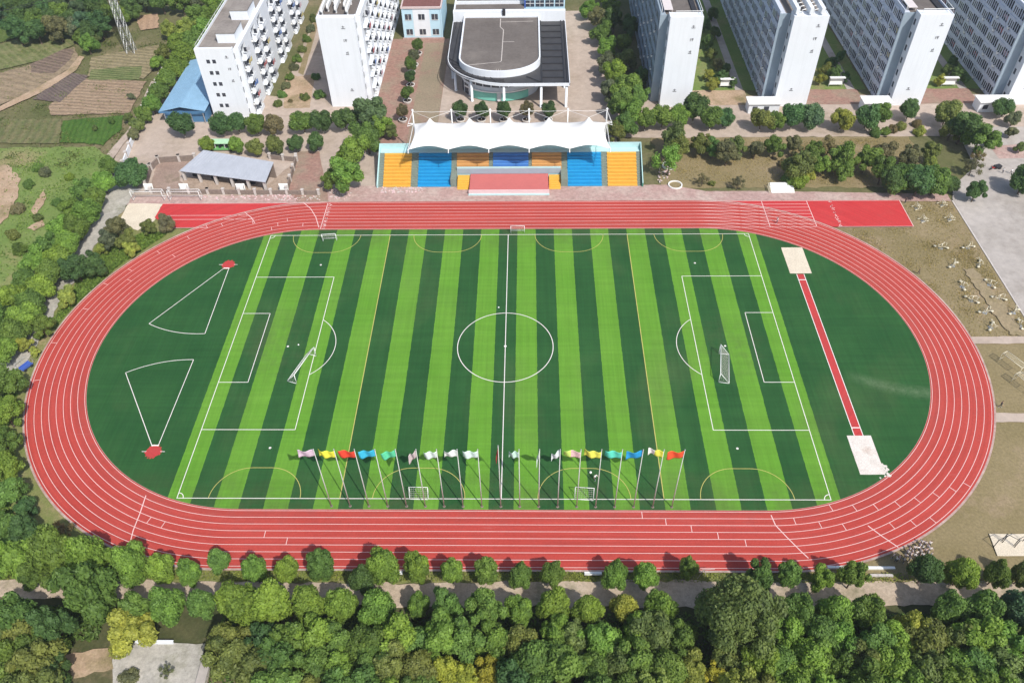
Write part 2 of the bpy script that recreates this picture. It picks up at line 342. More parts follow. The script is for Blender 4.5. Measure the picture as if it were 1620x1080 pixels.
# farm plots beyond the road
plots = [
 (((100, 192), (196, 184), (192, 205), (165, 230), (96, 226)), (.05, .115, .02), (.085, .155, .03), .2, 1.4),
 (((0, 190), (100, 190), (94, 228), (-40, 228), (-60, 200)), (.10, .13, .045), (.20, .17, .09), .15, 2.2),
 (((78, 168), (135, 126), (232, 130), (205, 180), (80, 184)), (.27, .19, .125), (.34, .25, .17), 1.45, 1.6),
 (((52, 158), (105, 116), (141, 121), (96, 163)), (.12, .09, .085), (.19, .15, .12), .9, 1.0),
 (((-40, 128), (62, 100), (118, 76), (126, 98), (70, 137), (-40, 186)), (.23, .175, .11), (.32, .245, .165), 1.2, 2.6),
 (((48, 104), (95, 80), (118, 78), (112, 97), (85, 118), (50, 116)), (.155, .115, .09), (.22, .16, .12), 1.2, 1.5),
 (((-40, 85), (70, 50), (122, 52), (118, 72), (60, 98), (-40, 122)), (.10, .14, .04), (.24, .22, .11), .8, 2.0),
 (((145, 92), (252, 72), (252, 102), (228, 126), (140, 122)), (.20, .165, .09), (.30, .25, .15), 1.4, 1.8),
 (((145, 112), (225, 106), (222, 128), (140, 128)), (.085, .13, .04), (.20, .20, .09), 1.4, 1.2),
 (((-40, 36), (110, 22), (120, 50), (60, 52), (-40, 80)), (.075, .125, .03), (.13, .165, .05), .3, 2.0),
 (((215, 28), (250, 22), (252, 45), (222, 50)), (.36, .24, .16), (.42, .29, .19), .3, 2.0),
]
for i, (poly, a, b, ang, pit) in enumerate(plots):
    sheet('farm_field', px(*poly), field('farm_soil_%d' % i, a, b, ang, pit), .35, seed=i)
sheet('farm_track', px((0, 170), (60, 140), (108, 112), (126, 90), (134, 92), (120, 114), (66, 148), (0, 178)), M['dirt'], .15)
sheet('farm_track', px((168, 248), (205, 205), (240, 130), (246, 132), (214, 206), (180, 252)), M['beige'], .15)

# running track and turf
def stadium(r, n=64, hx=42.2):
    a = [(hx + r * math.sin(t), -r * math.cos(t)) for t in np.linspace(0, math.pi, n)]
    b = [(-hx - r * math.sin(t), r * math.cos(t)) for t in np.linspace(0, math.pi, n)]
    return a + b
def ring(mb, r0, r1, z, n=72, m=0):
    A, B = stadium(r0, n), stadium(r1, n); k = len(A)
    mb.add([(x, y, z) for x, y in A] + [(x, y, z) for x, y in B], [(i, (i + 1) % k, k + (i + 1) % k, k + i)[::-1] for i in range(k)], m)
TZ = LEVEL[0] + .012
mb = MB(); ring(mb, 36.25, 46.62, TZ, 96)
tag(mb.build('running_track', M['track']), kind='structure')
sheet('straight_extension', [(-81, 46.42), (-81.2, 41), (-76.5, 37.1), (-42.2, 37.1), (-42.2, 46.42)], M['trackfresh'], z=TZ - .006)
sheet('straight_extension', rect(42.2, 89.7, 36.55, 46.42), M['trackfresh'], z=TZ - .006)
sheet('turf', stadium(36.2, 96), M['turf'], z=TZ + .004)
sheet('worn_rubber_edge', stadium(46.95, 96), M['apron'], z=TZ - .004)
# track kerb, white-pink edge
mb = MB()
A, B = stadium(46.75, 120), stadium(46.95, 120); k = len(A); seg = [i for i in range(k) if A[i][1] < 44 and A[i][0] < 0 or (A[i][0] > 60 and A[i][1] > -30 and A[i][1] < 36)]
for i in seg:
    j = (i + 1) % k
    if j in seg: mb.add([(*A[i], TZ - .05), (*A[j], TZ - .05), (*B[j], TZ - .05), (*B[i], TZ - .05), (*A[i], .16), (*A[j], .16), (*B[j], .16), (*B[i], .16)], [(4, 5, 6, 7), (0, 1, 5, 4), (2, 3, 7, 6)])
tag(mb.build('track_kerb', paint('cream_kerb', (.62, .54, .44), .8, .15)), kind='structure')
# painted lines
LZ = TZ + .009
LW = .115
def seg2(mb, p, q, w=LW, z=LZ, m=0):
    p, q = Vector((p[0], p[1], 0)), Vector((q[0], q[1], 0)); d = (q - p).normalized(); n = Vector((-d.y, d.x, 0)) * w / 2
    mb.add([(a.x, a.y, z) for a in (p - n, q - n, q + n, p + n)], [(0, 1, 2, 3)], m)
def arc(mb, c, r, a0, a1, w=LW, z=LZ, m=0, n=40):
    t = np.linspace(a0, a1, n); vs = []
    for x in t: vs += [(c[0] + (r - w / 2) * math.cos(x), c[1] + (r - w / 2) * math.sin(x), z), (c[0] + (r + w / 2) * math.cos(x), c[1] + (r + w / 2) * math.sin(x), z)]
    mb.add(vs, [(2 * i, 2 * i + 1, 2 * i + 3, 2 * i + 2) for i in range(n - 1)], m)
lm = MB()
RAD = [36.5 + 1.22 * k for k in range(9)]
for k, r in enumerate(RAD): ring(lm, r - .043, r + .043, LZ, 110)
for k in range(3, 9): seg2(lm, (42.2, RAD[k]), (68.4 if k < 8 else 89.6, RAD[k]), .1, LZ + .003)
for k in range(0, 3): seg2(lm, (42.2, RAD[k]), (68.2, RAD[k]), .1, LZ + .003)
seg2(lm, (73, 36.6), (89.6, 36.6)); seg2(lm, (89.6, 36.55), (89.6, 46.4), .14); seg2(lm, (68.4, 36.6), (68.4, 46.3), .14); seg2(lm, (58.1, 36.6), (58.1, 46.2), .14)
seg2(lm, (-81, 46.3), (-42.2, 46.3)); seg2(lm, (-78.6, 41.7), (-60, 41.7), .12); seg2(lm, (-76.8, 40.2), (-58, 40.2), .12); seg2(lm, (-76, 37.15), (-68, 37.15), .12)
seg2(lm, (-42.2, 36.5), (-42.2, 46.3), .16)
rr = random.Random(3)
for k in range(8):                       # lane number boxes by the start and finish lines
    y0 = RAD[k]
    for x0, s in ((73.2, 1), (-42.0, 1)):
        for i in range(5):
            a, b = rr.uniform(0, .55), rr.uniform(.15, .95)
            seg2(lm, (x0 + a, y0 + b), (x0 + a + rr.uniform(.15, .5), y0 + b + rr.uniform(-.25, .25)), .15, LZ + .004)
def lane_of(p):
    cx = max(-42.2, min(42.2, p.x)); d = Vector((p.x - cx, p.y)); r = d.length
    k = int((r - 36.5) / 1.22); return (cx, 0), d.normalized(), max(0, min(7, k))
ticks = [(400, 352), (352, 358), (329, 362), (298, 377), (253, 402), (275, 406), (205, 428), (203, 444), (165, 450), (139, 491), (89, 544), (53, 604),
 (236, 825), (258, 833), (420, 845), (455, 855), (1016, 821), (1053, 827), (1094, 841), (1136, 852), (1179, 860), (1257, 827), (1298, 834), (1338, 840), (1412, 835), (1447, 832), (1478, 827),
 (1316, 808), (1352, 806), (1386, 805), (1420, 800), (1452, 794), (1482, 786), (1510, 778), (1533, 771), (455, 352), (480, 355), (440, 356), (430, 362)]
for u, v in ticks:
    c, d, k = lane_of(at(u, v)); seg2(lm, (c[0] + d.x * RAD[k], d.y * RAD[k]), (c[0] + d.x * RAD[k + 1], d.y * RAD[k + 1]), .10, LZ + .003)
def polyline(mb, pts, w=.12, z=LZ + .003, m=0):
    for a, b in zip(pts, pts[1:]): seg2(mb, a, b, w, z, m)
for pl in ([(232, 785), (222, 815), (212, 840), (205, 868)], [(1219, 816), (1226, 832), (1243, 850), (1265, 872), (1278, 884)], [(1372, 833), (1395, 850), (1420, 867)], [(480, 322), (492, 332), (500, 345), (505, 362)], [(388, 338), (398, 346), (404, 355)]):
    polyline(lm, px(*pl), .15)
tag(lm.build('lane_markings', M['lane']), kind='structure')
# football pitch lines
HL, HW = 52.85, 34.2
pm = MB(); PZ = TZ + .012
def line(p, q, w=.12, z=PZ): seg2(pm, p, q, w, z)
for s in (-1, 1):
    line((-HL - .06, s * HW), (HL + .06, s * HW)); line((s * HL, -HW + .06), (s * HL, HW - .06), .12, PZ)
    for d, h in ((16.5, 20.16), (5.5, 9.16)):
        line((s * (HL - d), -h), (s * (HL - d), h), .12, PZ + .003)
        for t in (-1, 1): line((s * HL, t * h), (s * (HL - d), t * h), .12, PZ + .006)
    a = math.acos(5.5 / 9.15); c0 = math.pi if s > 0 else 0
    arc(pm, (s * (HL - 11), 0), 9.15, c0 - a, c0 + a, .12, PZ + .009)
    arc(pm, (s * (HL - 11), 0), .12, 0, 6.2832, .2, PZ + .003, n=10)
    for t in (-1, 1):
        st = {(1, 1): math.pi, (-1, 1): 1.5 * math.pi, (-1, -1): 0, (1, -1): .5 * math.pi}[(s, t)]
        arc(pm, (s * HL, t * HW), 1, st, st + math.pi / 2, .12, PZ + .006, n=10)
line((0, -HW), (0, HW), .14, PZ + .006); arc(pm, (0, 0), 9.15, 0, 6.2832, .14, PZ + .009, n=80); arc(pm, (0, 0), .15, 0, 6.2832, .25, PZ + .012, n=10)
for u, v in ((428, 710), (1166, 711), (508, 421), (1099, 418)):
    p = at(u, v); arc(pm, p, .1, 0, 6.2832, .25, PZ, n=10)
tag(pm.build('pitch_markings', M['white']), kind='structure')
ym = MB()
for xs in (-40.2, -13.4, 13.4, 39.6):     # small-sided pitches across the big one, yellow half rings
    for s in (-1, 1):
        b = math.pi / 2 if s < 0 else -math.pi / 2
        arc(ym, (xs - 1.5, s * HW), 6.0, b if s < 0 else b - math.pi / 2, (b + math.pi / 2) if s < 0 else b, .10, PZ + .012, n=24)
        arc(ym, (xs + 1.5, s * HW), 6.0, (b - math.pi / 2) if s < 0 else b, b if s < 0 else b + math.pi / 2, .10, PZ + .012, n=24)
        seg2(ym, (xs - 1.5, s * (HW - 6)), (xs + 1.5, s * (HW - 6)), .10, PZ + .012)
for xs in (-26.2, 26.2): seg2(ym, (xs, -HW), (xs, HW), .14, PZ + .012)
tag(ym.build('yellow_pitch_markings', M['yellowline']), kind='structure')
# shot-put circles and sectors
sm = MB(); rm = MB()
for c, pts in (((-59.8, 24.3), [(-70.94, 6.3), (-58.95, 3.5)]), ((-59.8, -24.9), [(-71.0, -6.8), (-59.15, -3.45)])):
    sgn = -1 if c[1] > 0 else 1
    a = Vector(c) + Vector((-.55, sgn * 1.1)); b = Vector(c) + Vector((.45, sgn * 1.1))
    line2 = [(a, pts[0]), (b, pts[1])]
    for p, q in line2: seg2(sm, p, q, .12, PZ)
    rad = (Vector(pts[0]) - Vector(c)).length; a0 = math.atan2(pts[0][1] - c[1], pts[0][0] - c[0]); a1 = math.atan2(pts[1][1] - c[1], pts[1][0] - c[0])
    rb = (Vector(pts[1]) - Vector(c)).length; n = 24; pv = None
    for i in range(n + 1):
        t = i / n; r_ = rad + (rb - rad) * t; q = Vector(c) + Vector((math.cos(a0 + (a1 - a0) * t), math.sin(a0 + (a1 - a0) * t))) * r_
        if pv is not None: seg2(sm, pv, q, .12, PZ + .003)
        pv = q
    for s in (-1, 1): seg2(sm, (c[0] + s * 1.2, c[1]), (c[0] + s * 2.0, c[1]), .1, PZ)
    n = 32; rm.add([(c[0] + 1.3 * math.cos(t), c[1] + 1.2 * math.sin(t), PZ - .004) for t in np.linspace(0, 6.2832, n, False)], [tuple(range(n))])
    rr2 = random.Random(5)
    for i in range(40):
        t = rr2.uniform(0, 6.28); q = rr2.uniform(1.05, 1.42); rm.add([(c[0] + q * math.cos(t) + dx * .13, c[1] + q * math.sin(t) + dy * .13, PZ - .004 + i * 1e-4) for dx, dy in ((-1, -1), (1, -1), (1, 1), (-1, 1))], [(0, 1, 2, 3)])
    st = MB(); st.box(-.62, .62, -.09, .09, 0, .12, 0)
    o = st.build('stop_board', M['board']); o.location = (c[0] - .05, c[1] + sgn * 1.25, PZ)
    tag(o, 'white curved stop board at the %s red shot-put circle' % ('far' if c[1] > 0 else 'near'), 'stop board')
tag(sm.build('sector_markings', M['white']), kind='structure'); tag(rm.build('throwing_circle', M['trackfresh']), kind='structure')
# long jump strip and pits
sheet('long_jump_runway', [(60.15, 20.7), (61.75, 20.7), (61.75, -21.3), (60.15, -21.3)], M['trackfresh'], z=PZ - .004)
jm = MB()
for x in (60.2, 61.7): seg2(jm, (x, -21.3), (x, 20.7), .13, PZ + .002)
for y in (18.9, -19.6): seg2(jm, (60.2, y), (61.7, y), .2, PZ + .005)
tag(jm.build('runway_markings', M['white']), kind='structure')
sheet('sand_pit', rect(58.9, 63.4, 20.9, 29.4), M['sand'], .05, z=PZ + .004)
sheet('sand_pit', rect(58.9, 63.0, -29.3, -21.3), M['whitesand'], .05, z=PZ + .004)
rs = random.Random(11)
spill = MB()
for i in range(64):
    cx, cy = (min(63.6, rs.gauss(62.8, .4)), rs.gauss(-28.3, .7)) if i < 64 else (rs.gauss(58.3, .3), rs.uniform(-29.5, -22))
    a = rs.uniform(.1, .4) if i < 64 else rs.uniform(.05, .14); n = 7; ph = rs.uniform(0, 6)
    spill.add([(cx + a * rs.uniform(.6, 1.2) * math.cos(t + ph), cy + a * rs.uniform(.6, 1.2) * math.sin(t + ph), PZ + .006 + i * 2e-4) for t in np.linspace(0, 6.28, n, False)], [tuple(range(n))])
tag(spill.build('spilled_sand', M['whitesand']), kind='stuff')

# ------------------------------------------------------------------ buildings
def part(mb, name, mats, parent, smooth=False, label=None):
    r = parent
    while r.parent: r = r.parent
    L = r.location
    mb.v = [(x - L.x, y - L.y, z - L.z) for x, y, z in mb.v]
    o = mb.build(name, mats, parent, smooth)
    if label: o['label'] = label
    return o
GL = (M['greywall'], M['glass'], M['whitemetal'])
def balcony_meshes(wm, fh, w, open_w, proj, white):
    # local: facade plane at x=0, room behind at +x, outside at -x; along +y
    b = MB()
    b.box(-.12 - proj, 1.42, .0, w, 0, .16)                                    # floor slab
    b.box(0, .16, open_w, w - .003, .16, fh - .003)                            # front panel
    b.box(.16, 1.42, open_w, open_w + .16, .16, fh - .003); b.box(0.003, 1.42, .003, .14, .16, fh - .003)
    b.box(-.10 - proj, .0 - proj, .0, open_w, .16, 1.05 if white else .95)                      # parapet
    if proj: b.box(-proj, 0, .003, .1, .16, 1.05); b.box(-proj, 0, open_w - .1, open_w, .16, 1.05)
    if not white:
        for y in (open_w * .33, open_w * .68): b.box(-.06, .05, y - .13, y + .13, .95, fh - .003)
        b.box(-.14, -.02, .003, w - .003, fh - .14, fh - .006)
    bm_ = b.mesh('balcony', [wm])
    g = MB()
    g.box(1.36, 1.40, .16, open_w - .02, .18, fh - .25, 0)                     # dark glazed door behind
    g.box(.05, 1.3, open_w - .05, open_w - .005, .5 if white else .2, fh - .45, 0)       # dark panel added on the recess side so the opening reads darker
    if proj: g.box(-proj + .05, -.02, open_w * .5, open_w * .5 + .05, 1.12, 2.3, 0)
    ns = max(1, int((w - open_w - .5) / .95))
    for i in range(ns):
        y = open_w + .4 + i * .95
        g.box(-.012, .1, y, y + .55, .9, 2.6, 0)
    return bm_, g.mesh('window', [M['glass']])
def ac_mesh():
    a = MB(); a.box(-.42, -.05, 0, .8, 0, .6); a.lathe([(.22, 0), (.22, .01)], 12, 1, (-.2, .4, .6)); a.box(-.45, -.05, -.02, 0.0, -.06, .02, 1); a.box(-.45, -.05, .8, .82, -.06, .02, 1)
    return a.mesh('air_conditioner', [M['whitemetal'], M['darkmetal']])
AC = ac_mesh()
def laundry_mesh(seed):
    r_ = random.Random(seed); b = MB(); b.tube([(-.02, .2, 2.3), (-.02, 2.8, 2.3)], .02, 4); y = .3
    while y < 2.6: w = r_.uniform(.3, .7); h = r_.uniform(.5, 1.2); b.box(-.03, .0, y, y + w, 2.28 - h, 2.29); y += w + r_.uniform(.05, .4)
    return b.mesh('laundry', [M['cloth']])
LAUN = None
CJK = random.Random(21)
def lettering(root, x0, z0, n, size, y, gap):
    mb = MB()
    for i in range(n):                         # weathered raised characters too worn to read: a few dark strokes each
        zc = z0 - i * gap
        for (a, b, c, d) in ([(-.5, .5, -.38, -.24), (-.1, .06, -.24, .4), (-.35, .35, .1, .2)], [(-.4, -.26, -.4, .3), (-.1, .45, .2, .32), (.1, .24, -.4, .2), (-.1, .45, -.1, 0)], [(-.45, .4, -.4, -.28), (-.3, .3, .15, .26), (-.2, -.06, -.28, .15), (.15, .28, -.28, .45)])[i % 3]:
            mb.box(x0 + a * size, x0 + b * size, y - .06, y + .05, zc + c * size, zc + d * size)
    part(mb, 'wall_lettering', M['sign_dark'], root)
def dorm(label, x0, x1, y0, length, H, floors, face, bays, endx, stepback, wmat, strip_mat, white=False, proj=0.0, open_w=3.0, roof=None, letters=None, group=None):
    """x0..x1 body, face -1: balconies on the -x side, +1 on the +x side; end block narrower by endx on the balcony side"""
    root = thing('dormitory_building', label, 'building', ((x0 + x1) / 2, y0, 0), group=group)
    fh = H / floors if False else (H - .9) / floors
    yb = y0 + stepback; y1 = y0 + length
    xf = x0 if face < 0 else x1
    inx = lambda d: xf + d if face < 0 else xf - d           # distance in from the facade plane
    def bx(mb, a, b, *r): mb.box(min(inx(a), inx(b)), max(inx(a), inx(b)), *r)
    depth_ = x1 - x0
    mb = MB(); bx(mb, 1.4, depth_, yb, y1, 0, H - .9)
    cur = yb
    for (yy, w) in bays + [(y1, 0)]:
        if yy - cur > .05: bx(mb, 0, 1.45, cur, yy - .002, 0, H - .9)
        cur = yy + w
    bx(mb, 0, 1.45, yb, y1 - .003, H - .9 + .002, H - .55)
    for a, b, c, d in ((0, .22, yb, y1), (depth_ - .22, depth_, yb, y1), (.22, depth_ - .22, y1 - .22, y1)): bx(mb, a, b, c, d, H - .55 if a == 0 else H - .9, H)
    part(mb, 'wall', wmat, root)
    mb = MB(); bx(mb, endx, depth_ + .02, y0, yb + .01, 0, H - .02); bx(mb, endx, endx + .25, y0, yb, H - .02, H + .12); bx(mb, depth_ - .2, depth_ + .02, y0, yb, H - .02, H + .12); bx(mb, endx + .25, depth_ - .2, y0, y0 + .25, H - .02, H + .12)
    part(mb, 'end_wall', M['wall'], root, label='blank white end wall of the dormitory')
    mb = MB(); bx(mb, 0.01, endx - .003, yb - .12, yb - .003, 0, H - .55); part(mb, 'return_wall', strip_mat, root)
    mb = MB(); bx(mb, .22, depth_ - .22, yb + .02, y1 - .22, H - .9 + .003, H - .6); rf = part(mb, 'roof', roof or M['roofgrey'], root)
    for k in range(floors):
        mb = MB(); z = k * fh + 1.0
        bx(mb, endx - .012, endx + .1, y0 + stepback * .5, y0 + stepback * .5 + .9, z, z + 1.5); part(mb, 'window', M['glass'], root)
    bm_, wm_ = {}, {}
    for (yy, w) in bays:
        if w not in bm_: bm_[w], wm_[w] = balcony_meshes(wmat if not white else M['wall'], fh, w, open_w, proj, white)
        global LAUN
        LAUN = LAUN or [laundry_mesh(q) for q in range(4)]
        for k in range(floors):
            o = link('balcony', bm_[w], root); o.location = (xf - root.location.x, yy - y0, k * fh)
            if face > 0: o.rotation_euler = (0, 0, math.pi); o.location.y += w
            g = link('window', wm_[w], o)
            if CJK.random() < .45:
                q = link('laundry', CJK.choice(LAUN), o); q.location = (-proj - .12 if white else .35, 0, 0); q.color = (*CJK.choice([(.6, .6, .62), (.45, .12, .12), (.12, .22, .5), (.6, .5, .2), (.2, .2, .25), (.65, .45, .5)]), 1)
            if (k * 7 + int(yy) * 3) % 5 < 3:
                a = link('air_conditioner', AC, o); a.location = (-.02, open_w + .5 + (k % 2) * .6, .35)
    return root, rf, inx, fh
def pipes(root, mat, segs, r=.07, name='roof_pipe'):
    mb = MB()
    for s in segs: mb.tube(s, r, 6)
    return part(mb, name, mat, root)
bays67 = lambda y, n: [(y + i * 6.7, 6.7) for i in range(n)]
# four dormitories to the right of the hall, balconies in the shade
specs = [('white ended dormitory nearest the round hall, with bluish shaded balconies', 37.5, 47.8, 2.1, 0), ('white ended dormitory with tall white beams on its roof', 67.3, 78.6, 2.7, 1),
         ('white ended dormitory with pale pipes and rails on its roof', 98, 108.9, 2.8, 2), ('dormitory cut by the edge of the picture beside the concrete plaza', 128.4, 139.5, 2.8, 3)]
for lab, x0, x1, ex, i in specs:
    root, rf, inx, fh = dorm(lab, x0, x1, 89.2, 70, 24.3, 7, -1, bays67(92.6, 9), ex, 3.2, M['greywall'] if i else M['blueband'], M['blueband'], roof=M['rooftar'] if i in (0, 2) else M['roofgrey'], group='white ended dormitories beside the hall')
    xe = x1 - 2.2; lettering(root, xe, 22.0, 3, 1.0, 89.2, 3.3); lettering(root, (x0 + ex + x1) / 2 - .6, 4.9, 1, 1.0, 89.2, 3)
    H = 24.3
    if i == 1:
        for dx in (.2, 3.6, 6.4):
            mb = MB(); mb.box(x0 + ex + dx, x0 + ex + dx + .9, 89.5, 112, H + .5, H + 1.9); mb.box(x0 + ex + dx + .15, x0 + ex + dx + .75, 92, 92.6, H - .6, H + .5); mb.box(x0 + ex + dx + .15, x0 + ex + dx + .75, 108, 108.6, H - .6, H + .5); part(mb, 'roof_beam', M['wall'], root)
        for dx in (2.0, 5.0): pipes(root, M['whitemetal'], [[(x0 + ex + dx, 90.5 + 2 * k, H - .5), (x0 + ex + dx, 90.5 + 2 * k, H + 1.1), (x0 + ex + dx + 1, 91 + 2 * k, H + 1.1)] for k in range(6)], .12)
    if i in (0, 2):
        mb = MB(); mb.box(x0 + 1.0, x0 + 3.2, 93, 110, H + .3, H + .42)
        for y in (93.5, 98, 103, 109): mb.box(x0 + 1.1, x0 + 1.25, y, y + .15, H - .6, H + .3); mb.box(x0 + 3.0, x0 + 3.15, y, y + .15, H - .6, H + .3)
        part(mb, 'roof_canopy', paint('pale_roof_sheet', (.66, .60, .58), .6, .1), root)
        pipes(root, M['whitemetal'], [[(x0 + 3.4, 90, H + .1), (x0 + 3.4, 90, H + 1.3), (x1 - .3, 90, H + 1.3), (x1 - .3, 90, H)], [(x1 - .3, 90, H + 1.3), (x1 - .3, 112, H + 1.3)], [(x1 - .3, 101, H), (x1 - .3, 101, H + 1.3)], [(x0 + .4, 92.6, H), (x0 + .4, 92.6, H + 1), (x0 + .4, 112, H + 1)]], .08, 'roof_railing')
        mb = MB(); mb.box(x1 - 2.2, x1 - 1.0, 93.2, 112, H - .6, H - .25); part(mb, 'roof_duct', M['darkmetal'], root)
# the dormitory left of the hall, balconies in the sun
root, rf, inx, fh = dorm('white dormitory left of the brick courtyard, with white pipes and heaters on its roof', -48.7, -37.9, 90.6, 66, 24.3, 7, 1, [(94.4 + i * 7, 7) for i in range(8)], 1.2, 2.2, M['wall'], M['wall'], True, .75, 3.2, roof=M['rooftar'])
lettering(root, -42.2, 22, 3, 1.0, 90.6, 3.4); lettering(root, -42.6, 5, 1, 1.0, 90.6, 3)
for i, x in enumerate((-48.0, -46.8, -45.2, -44.6, -42.6, -41.6)):
    mb = MB(); y = 93.5 + (i * 37 % 5)
    mb.box(x, x + .55, y, y + 8, 24.6, 25.6); mb.box(x + .1, x + .45, y + .5, y + .9, 23.4, 24.6); mb.box(x + .1, x + .45, y + 6.5, y + 6.9, 23.4, 24.6); mb.tube([(x + .27, y - .5, 25.2), (x + .27, y + 9, 25.2)], .2)
    part(mb, 'solar_heater', M['whitemetal'], root)
# the lower dormitory at the far left
root, rf, inx, fh = dorm('six storey white dormitory beside the blue shed, with small paired windows in its end wall', -79.3, -68.4, 84.8, 74, 19.3, 6, 1, [(86.6, 4.6), (97.2, 4.6), (104.2, 4.6), (116, 4.6), (123, 4.6), (135, 4.6), (142, 4.6)], 1.4, 1.2, M['wall'], M['wall'], True, .9, 3.6)
lettering(root, -71.6, 17.3, 3, .9, 84.8, 3.2)
for k in range(5):
    for dx in (0, 1.5):
        mb = MB(); mb.box(-77.0 + dx, -76.1 + dx, 84.79, 84.9, 15.6 - k * 3.05, 16.6 - k * 3.05); part(mb, 'window', M['glass'], root)
for y0 in (89.5, 103, 117):
    mb = MB(); mb.box(-74.6, -69.9, y0, y0 + 7, 18.7, 21.2); part(mb, 'stair_head', M['wall'], root)
    mb = MB(); mb.box(-74.75, -69.75, y0 - .15, y0 + 7.15, 21.2, 21.45); part(mb, 'stair_head_roof', M['roofgrey'], root)
    mb = MB(); mb.box(-74.62, -74.5, y0 + 1, y0 + 2, 18.75, 20.7); part(mb, 'door', M['glass'], root)
pipes(root, M['whitemetal'], [[(-79.1, 86, 20.1), (-79.1, 126, 20.1)], *[[(-79.1, y, 19.3), (-79.1, y, 20.1)] for y in range(86, 127, 3)]], .05, 'roof_railing')
# small pale blue building
root = thing('school_building', 'small pale blue two storey block with red brown roof by the courtyard', 'building', (-27.5, 131.4, 0))
mb = MB(); mb.box(-33.4, -21.7, 131.4, 150, 0, 9.2)
for x in (-33.5, -21.9): mb.box(x, x + .35, 131.25, 131.399, 0, 9.2)
part(mb, 'wall', M['wallblue'], root)
mb = MB(); mb.box(-30.2, -25.2, 131.36, 131.5, .6, 9.0); part(mb, 'wall_panel', M['wall'], root)
mb = MB(); mb.box(-33.7, -21.4, 131.1, 131.5, 9.2, 9.75); mb.box(-33.7, -33.3, 131.5, 150, 9.2, 9.75); mb.box(-21.8, -21.4, 131.5, 150, 9.2, 9.75); part(mb, 'parapet', paint('pink_parapet', (.62, .50, .48), .7), root)
mb = MB(); mb.box(-33.3, -21.8, 131.5, 150, 9.2, 9.5)
for i in range(12): mb.box(-33.2 + i * .95, -33.1 + i * .95, 131.6, 149.9, 9.5, 9.58)
part(mb, 'roof', M['rooftile'], root)
for z in (1.2, 5.8):
    for x in (-32.6, -28.6, -24.6):
        mb = MB(); mb.box(x, x + 1.9, 131.30, 131.42, z, z + 1.7, 0); w = part(mb, 'window', M['glass'], root)
        mb = MB(); mb.box(x - .1, x + 2, 131.25, 131.41, z - .12, z - .003); mb.box(x + .9, x + 1.0, 131.27, 131.299, z, z + 1.7); part(mb, 'window_frame', M['whitemetal'], w)
mb = MB(); mb.box(-33.9, -21.2, 130.7, 131.24, 0, .35); part(mb, 'step', M['apron'], root)
# round-fronted hall
root = thing('assembly_hall', 'round fronted hall with brown flat roof, white rim and dark glass canopy', 'building', (-3.2, 92.3, 0))
def ushape(xc, a, yf, b, yb, n=40, inner=0):
    return [(xc - a, yb)] + [(xc - a * math.cos(t), yf + b - b * math.sin(t)) for t in np.linspace(0, math.pi, n)] + [(xc + a, yb)]
drum = ushape(-3.3, 11.1, 92.5, 8.5, 126.5)
def loft(mb, A, B, zA, zB, m=0):
    n = len(A); mb.add([(*p, zA) for p in A] + [(*p, zB) for p in B], [(i, (i + 1) % n, n + (i + 1) % n, n + i) for i in range(n)], m)
mb = MB(); d2 = ushape(-3.3, 10.6, 93.0, 8.2, 126.3); mb.prism(d2, 0, 7.2); part(mb, 'wall', M['wall'], root)
mb = MB(); loft(mb, drum, drum, 7.0, 8.95); i2 = ushape(-3.3, 10.7, 92.9, 8.3, 126.1); loft(mb, i2[::-1], i2[::-1], 8.3, 8.95)
n = len(drum); mb.add([(*p, 8.95) for p in drum] + [(*p, 8.95) for p in i2], [(i, (i + 1) % n, n + (i + 1) % n, n + i) for i in range(n)]); mb.add([(*p, 7.0) for p in drum], [tuple(range(n))[::-1]])
part(mb, 'roof_rim', M['wall'], root)
mb = MB(); mb.prism(ushape(-3.3, 10.72, 92.88, 8.3, 126.12), 7.8, 8.5); rf = part(mb, 'roof', M['rooftar'], root)
mb = MB()
for p in ([(-3.6, 125.5), (-3.6, 120), (-2.6, 118), (-2.8, 99.2), (-3.2, 98.6), (-12, 96.9)], [(-2.6, 110.5), (.6, 110.5)], [(-3.6, 123.2), (6, 123.6)]):
    for a, b in zip(p, p[1:]): seg2(mb, a, b, .22, 8.51)
for x in (-4, -3.4, -2.8): mb.tube([(x, 93.05, 8.4), (x, 93.0, 9.3)], .06)
part(mb, 'roof_cable', M['pillar'], rf)
cano = [(15.3, 132)] + [(15.3, 89.1), (0.5, 89.1)] + [(-.4 - 17.2 * math.sin(t), 89.1 + 15.5 * (1 - math.cos(t))) for t in np.linspace(.03, math.pi / 2, 26)] + [(-17.6, 132)]
mb = MB(); mb.prism(cano[::-1], 6.95, 7.10, 0); part(mb, 'glass_canopy', M['glassroof'], root)
mb = MB()                                        # white fascia around the canopy
for a, b in zip(cano[:-1], cano[1:]):
    p, q = Vector((*a, 0)), Vector((*b, 0)); d = (q - p).normalized(); nn = Vector((-d.y, d.x, 0)) * -.0 ; o_ = Vector((d.y, -d.x, 0)) * .18
    mb.add([(*(p).xy, 6.5), (*(q).xy, 6.5), (*(q).xy, 7.3), (*(p).xy, 7.3), (*(p - o_).xy, 6.5), (*(q - o_).xy, 6.5), (*(q - o_).xy, 7.3), (*(p - o_).xy, 7.3)], [(0, 1, 2, 3), (7, 6, 5, 4), (3, 2, 6, 7), (0, 4, 5, 1)])
part(mb, 'fascia', M['wall'], root)
mb = MB()
for y in np.arange(92.2, 131, 3.9): mb.box(8.1, 14.2, y, y + .38, 7.1, 7.32)
for x in (7.9, 13.9, 14.7): mb.box(x, x + .35, 89.5, 131.5, 7.11, 7.36)
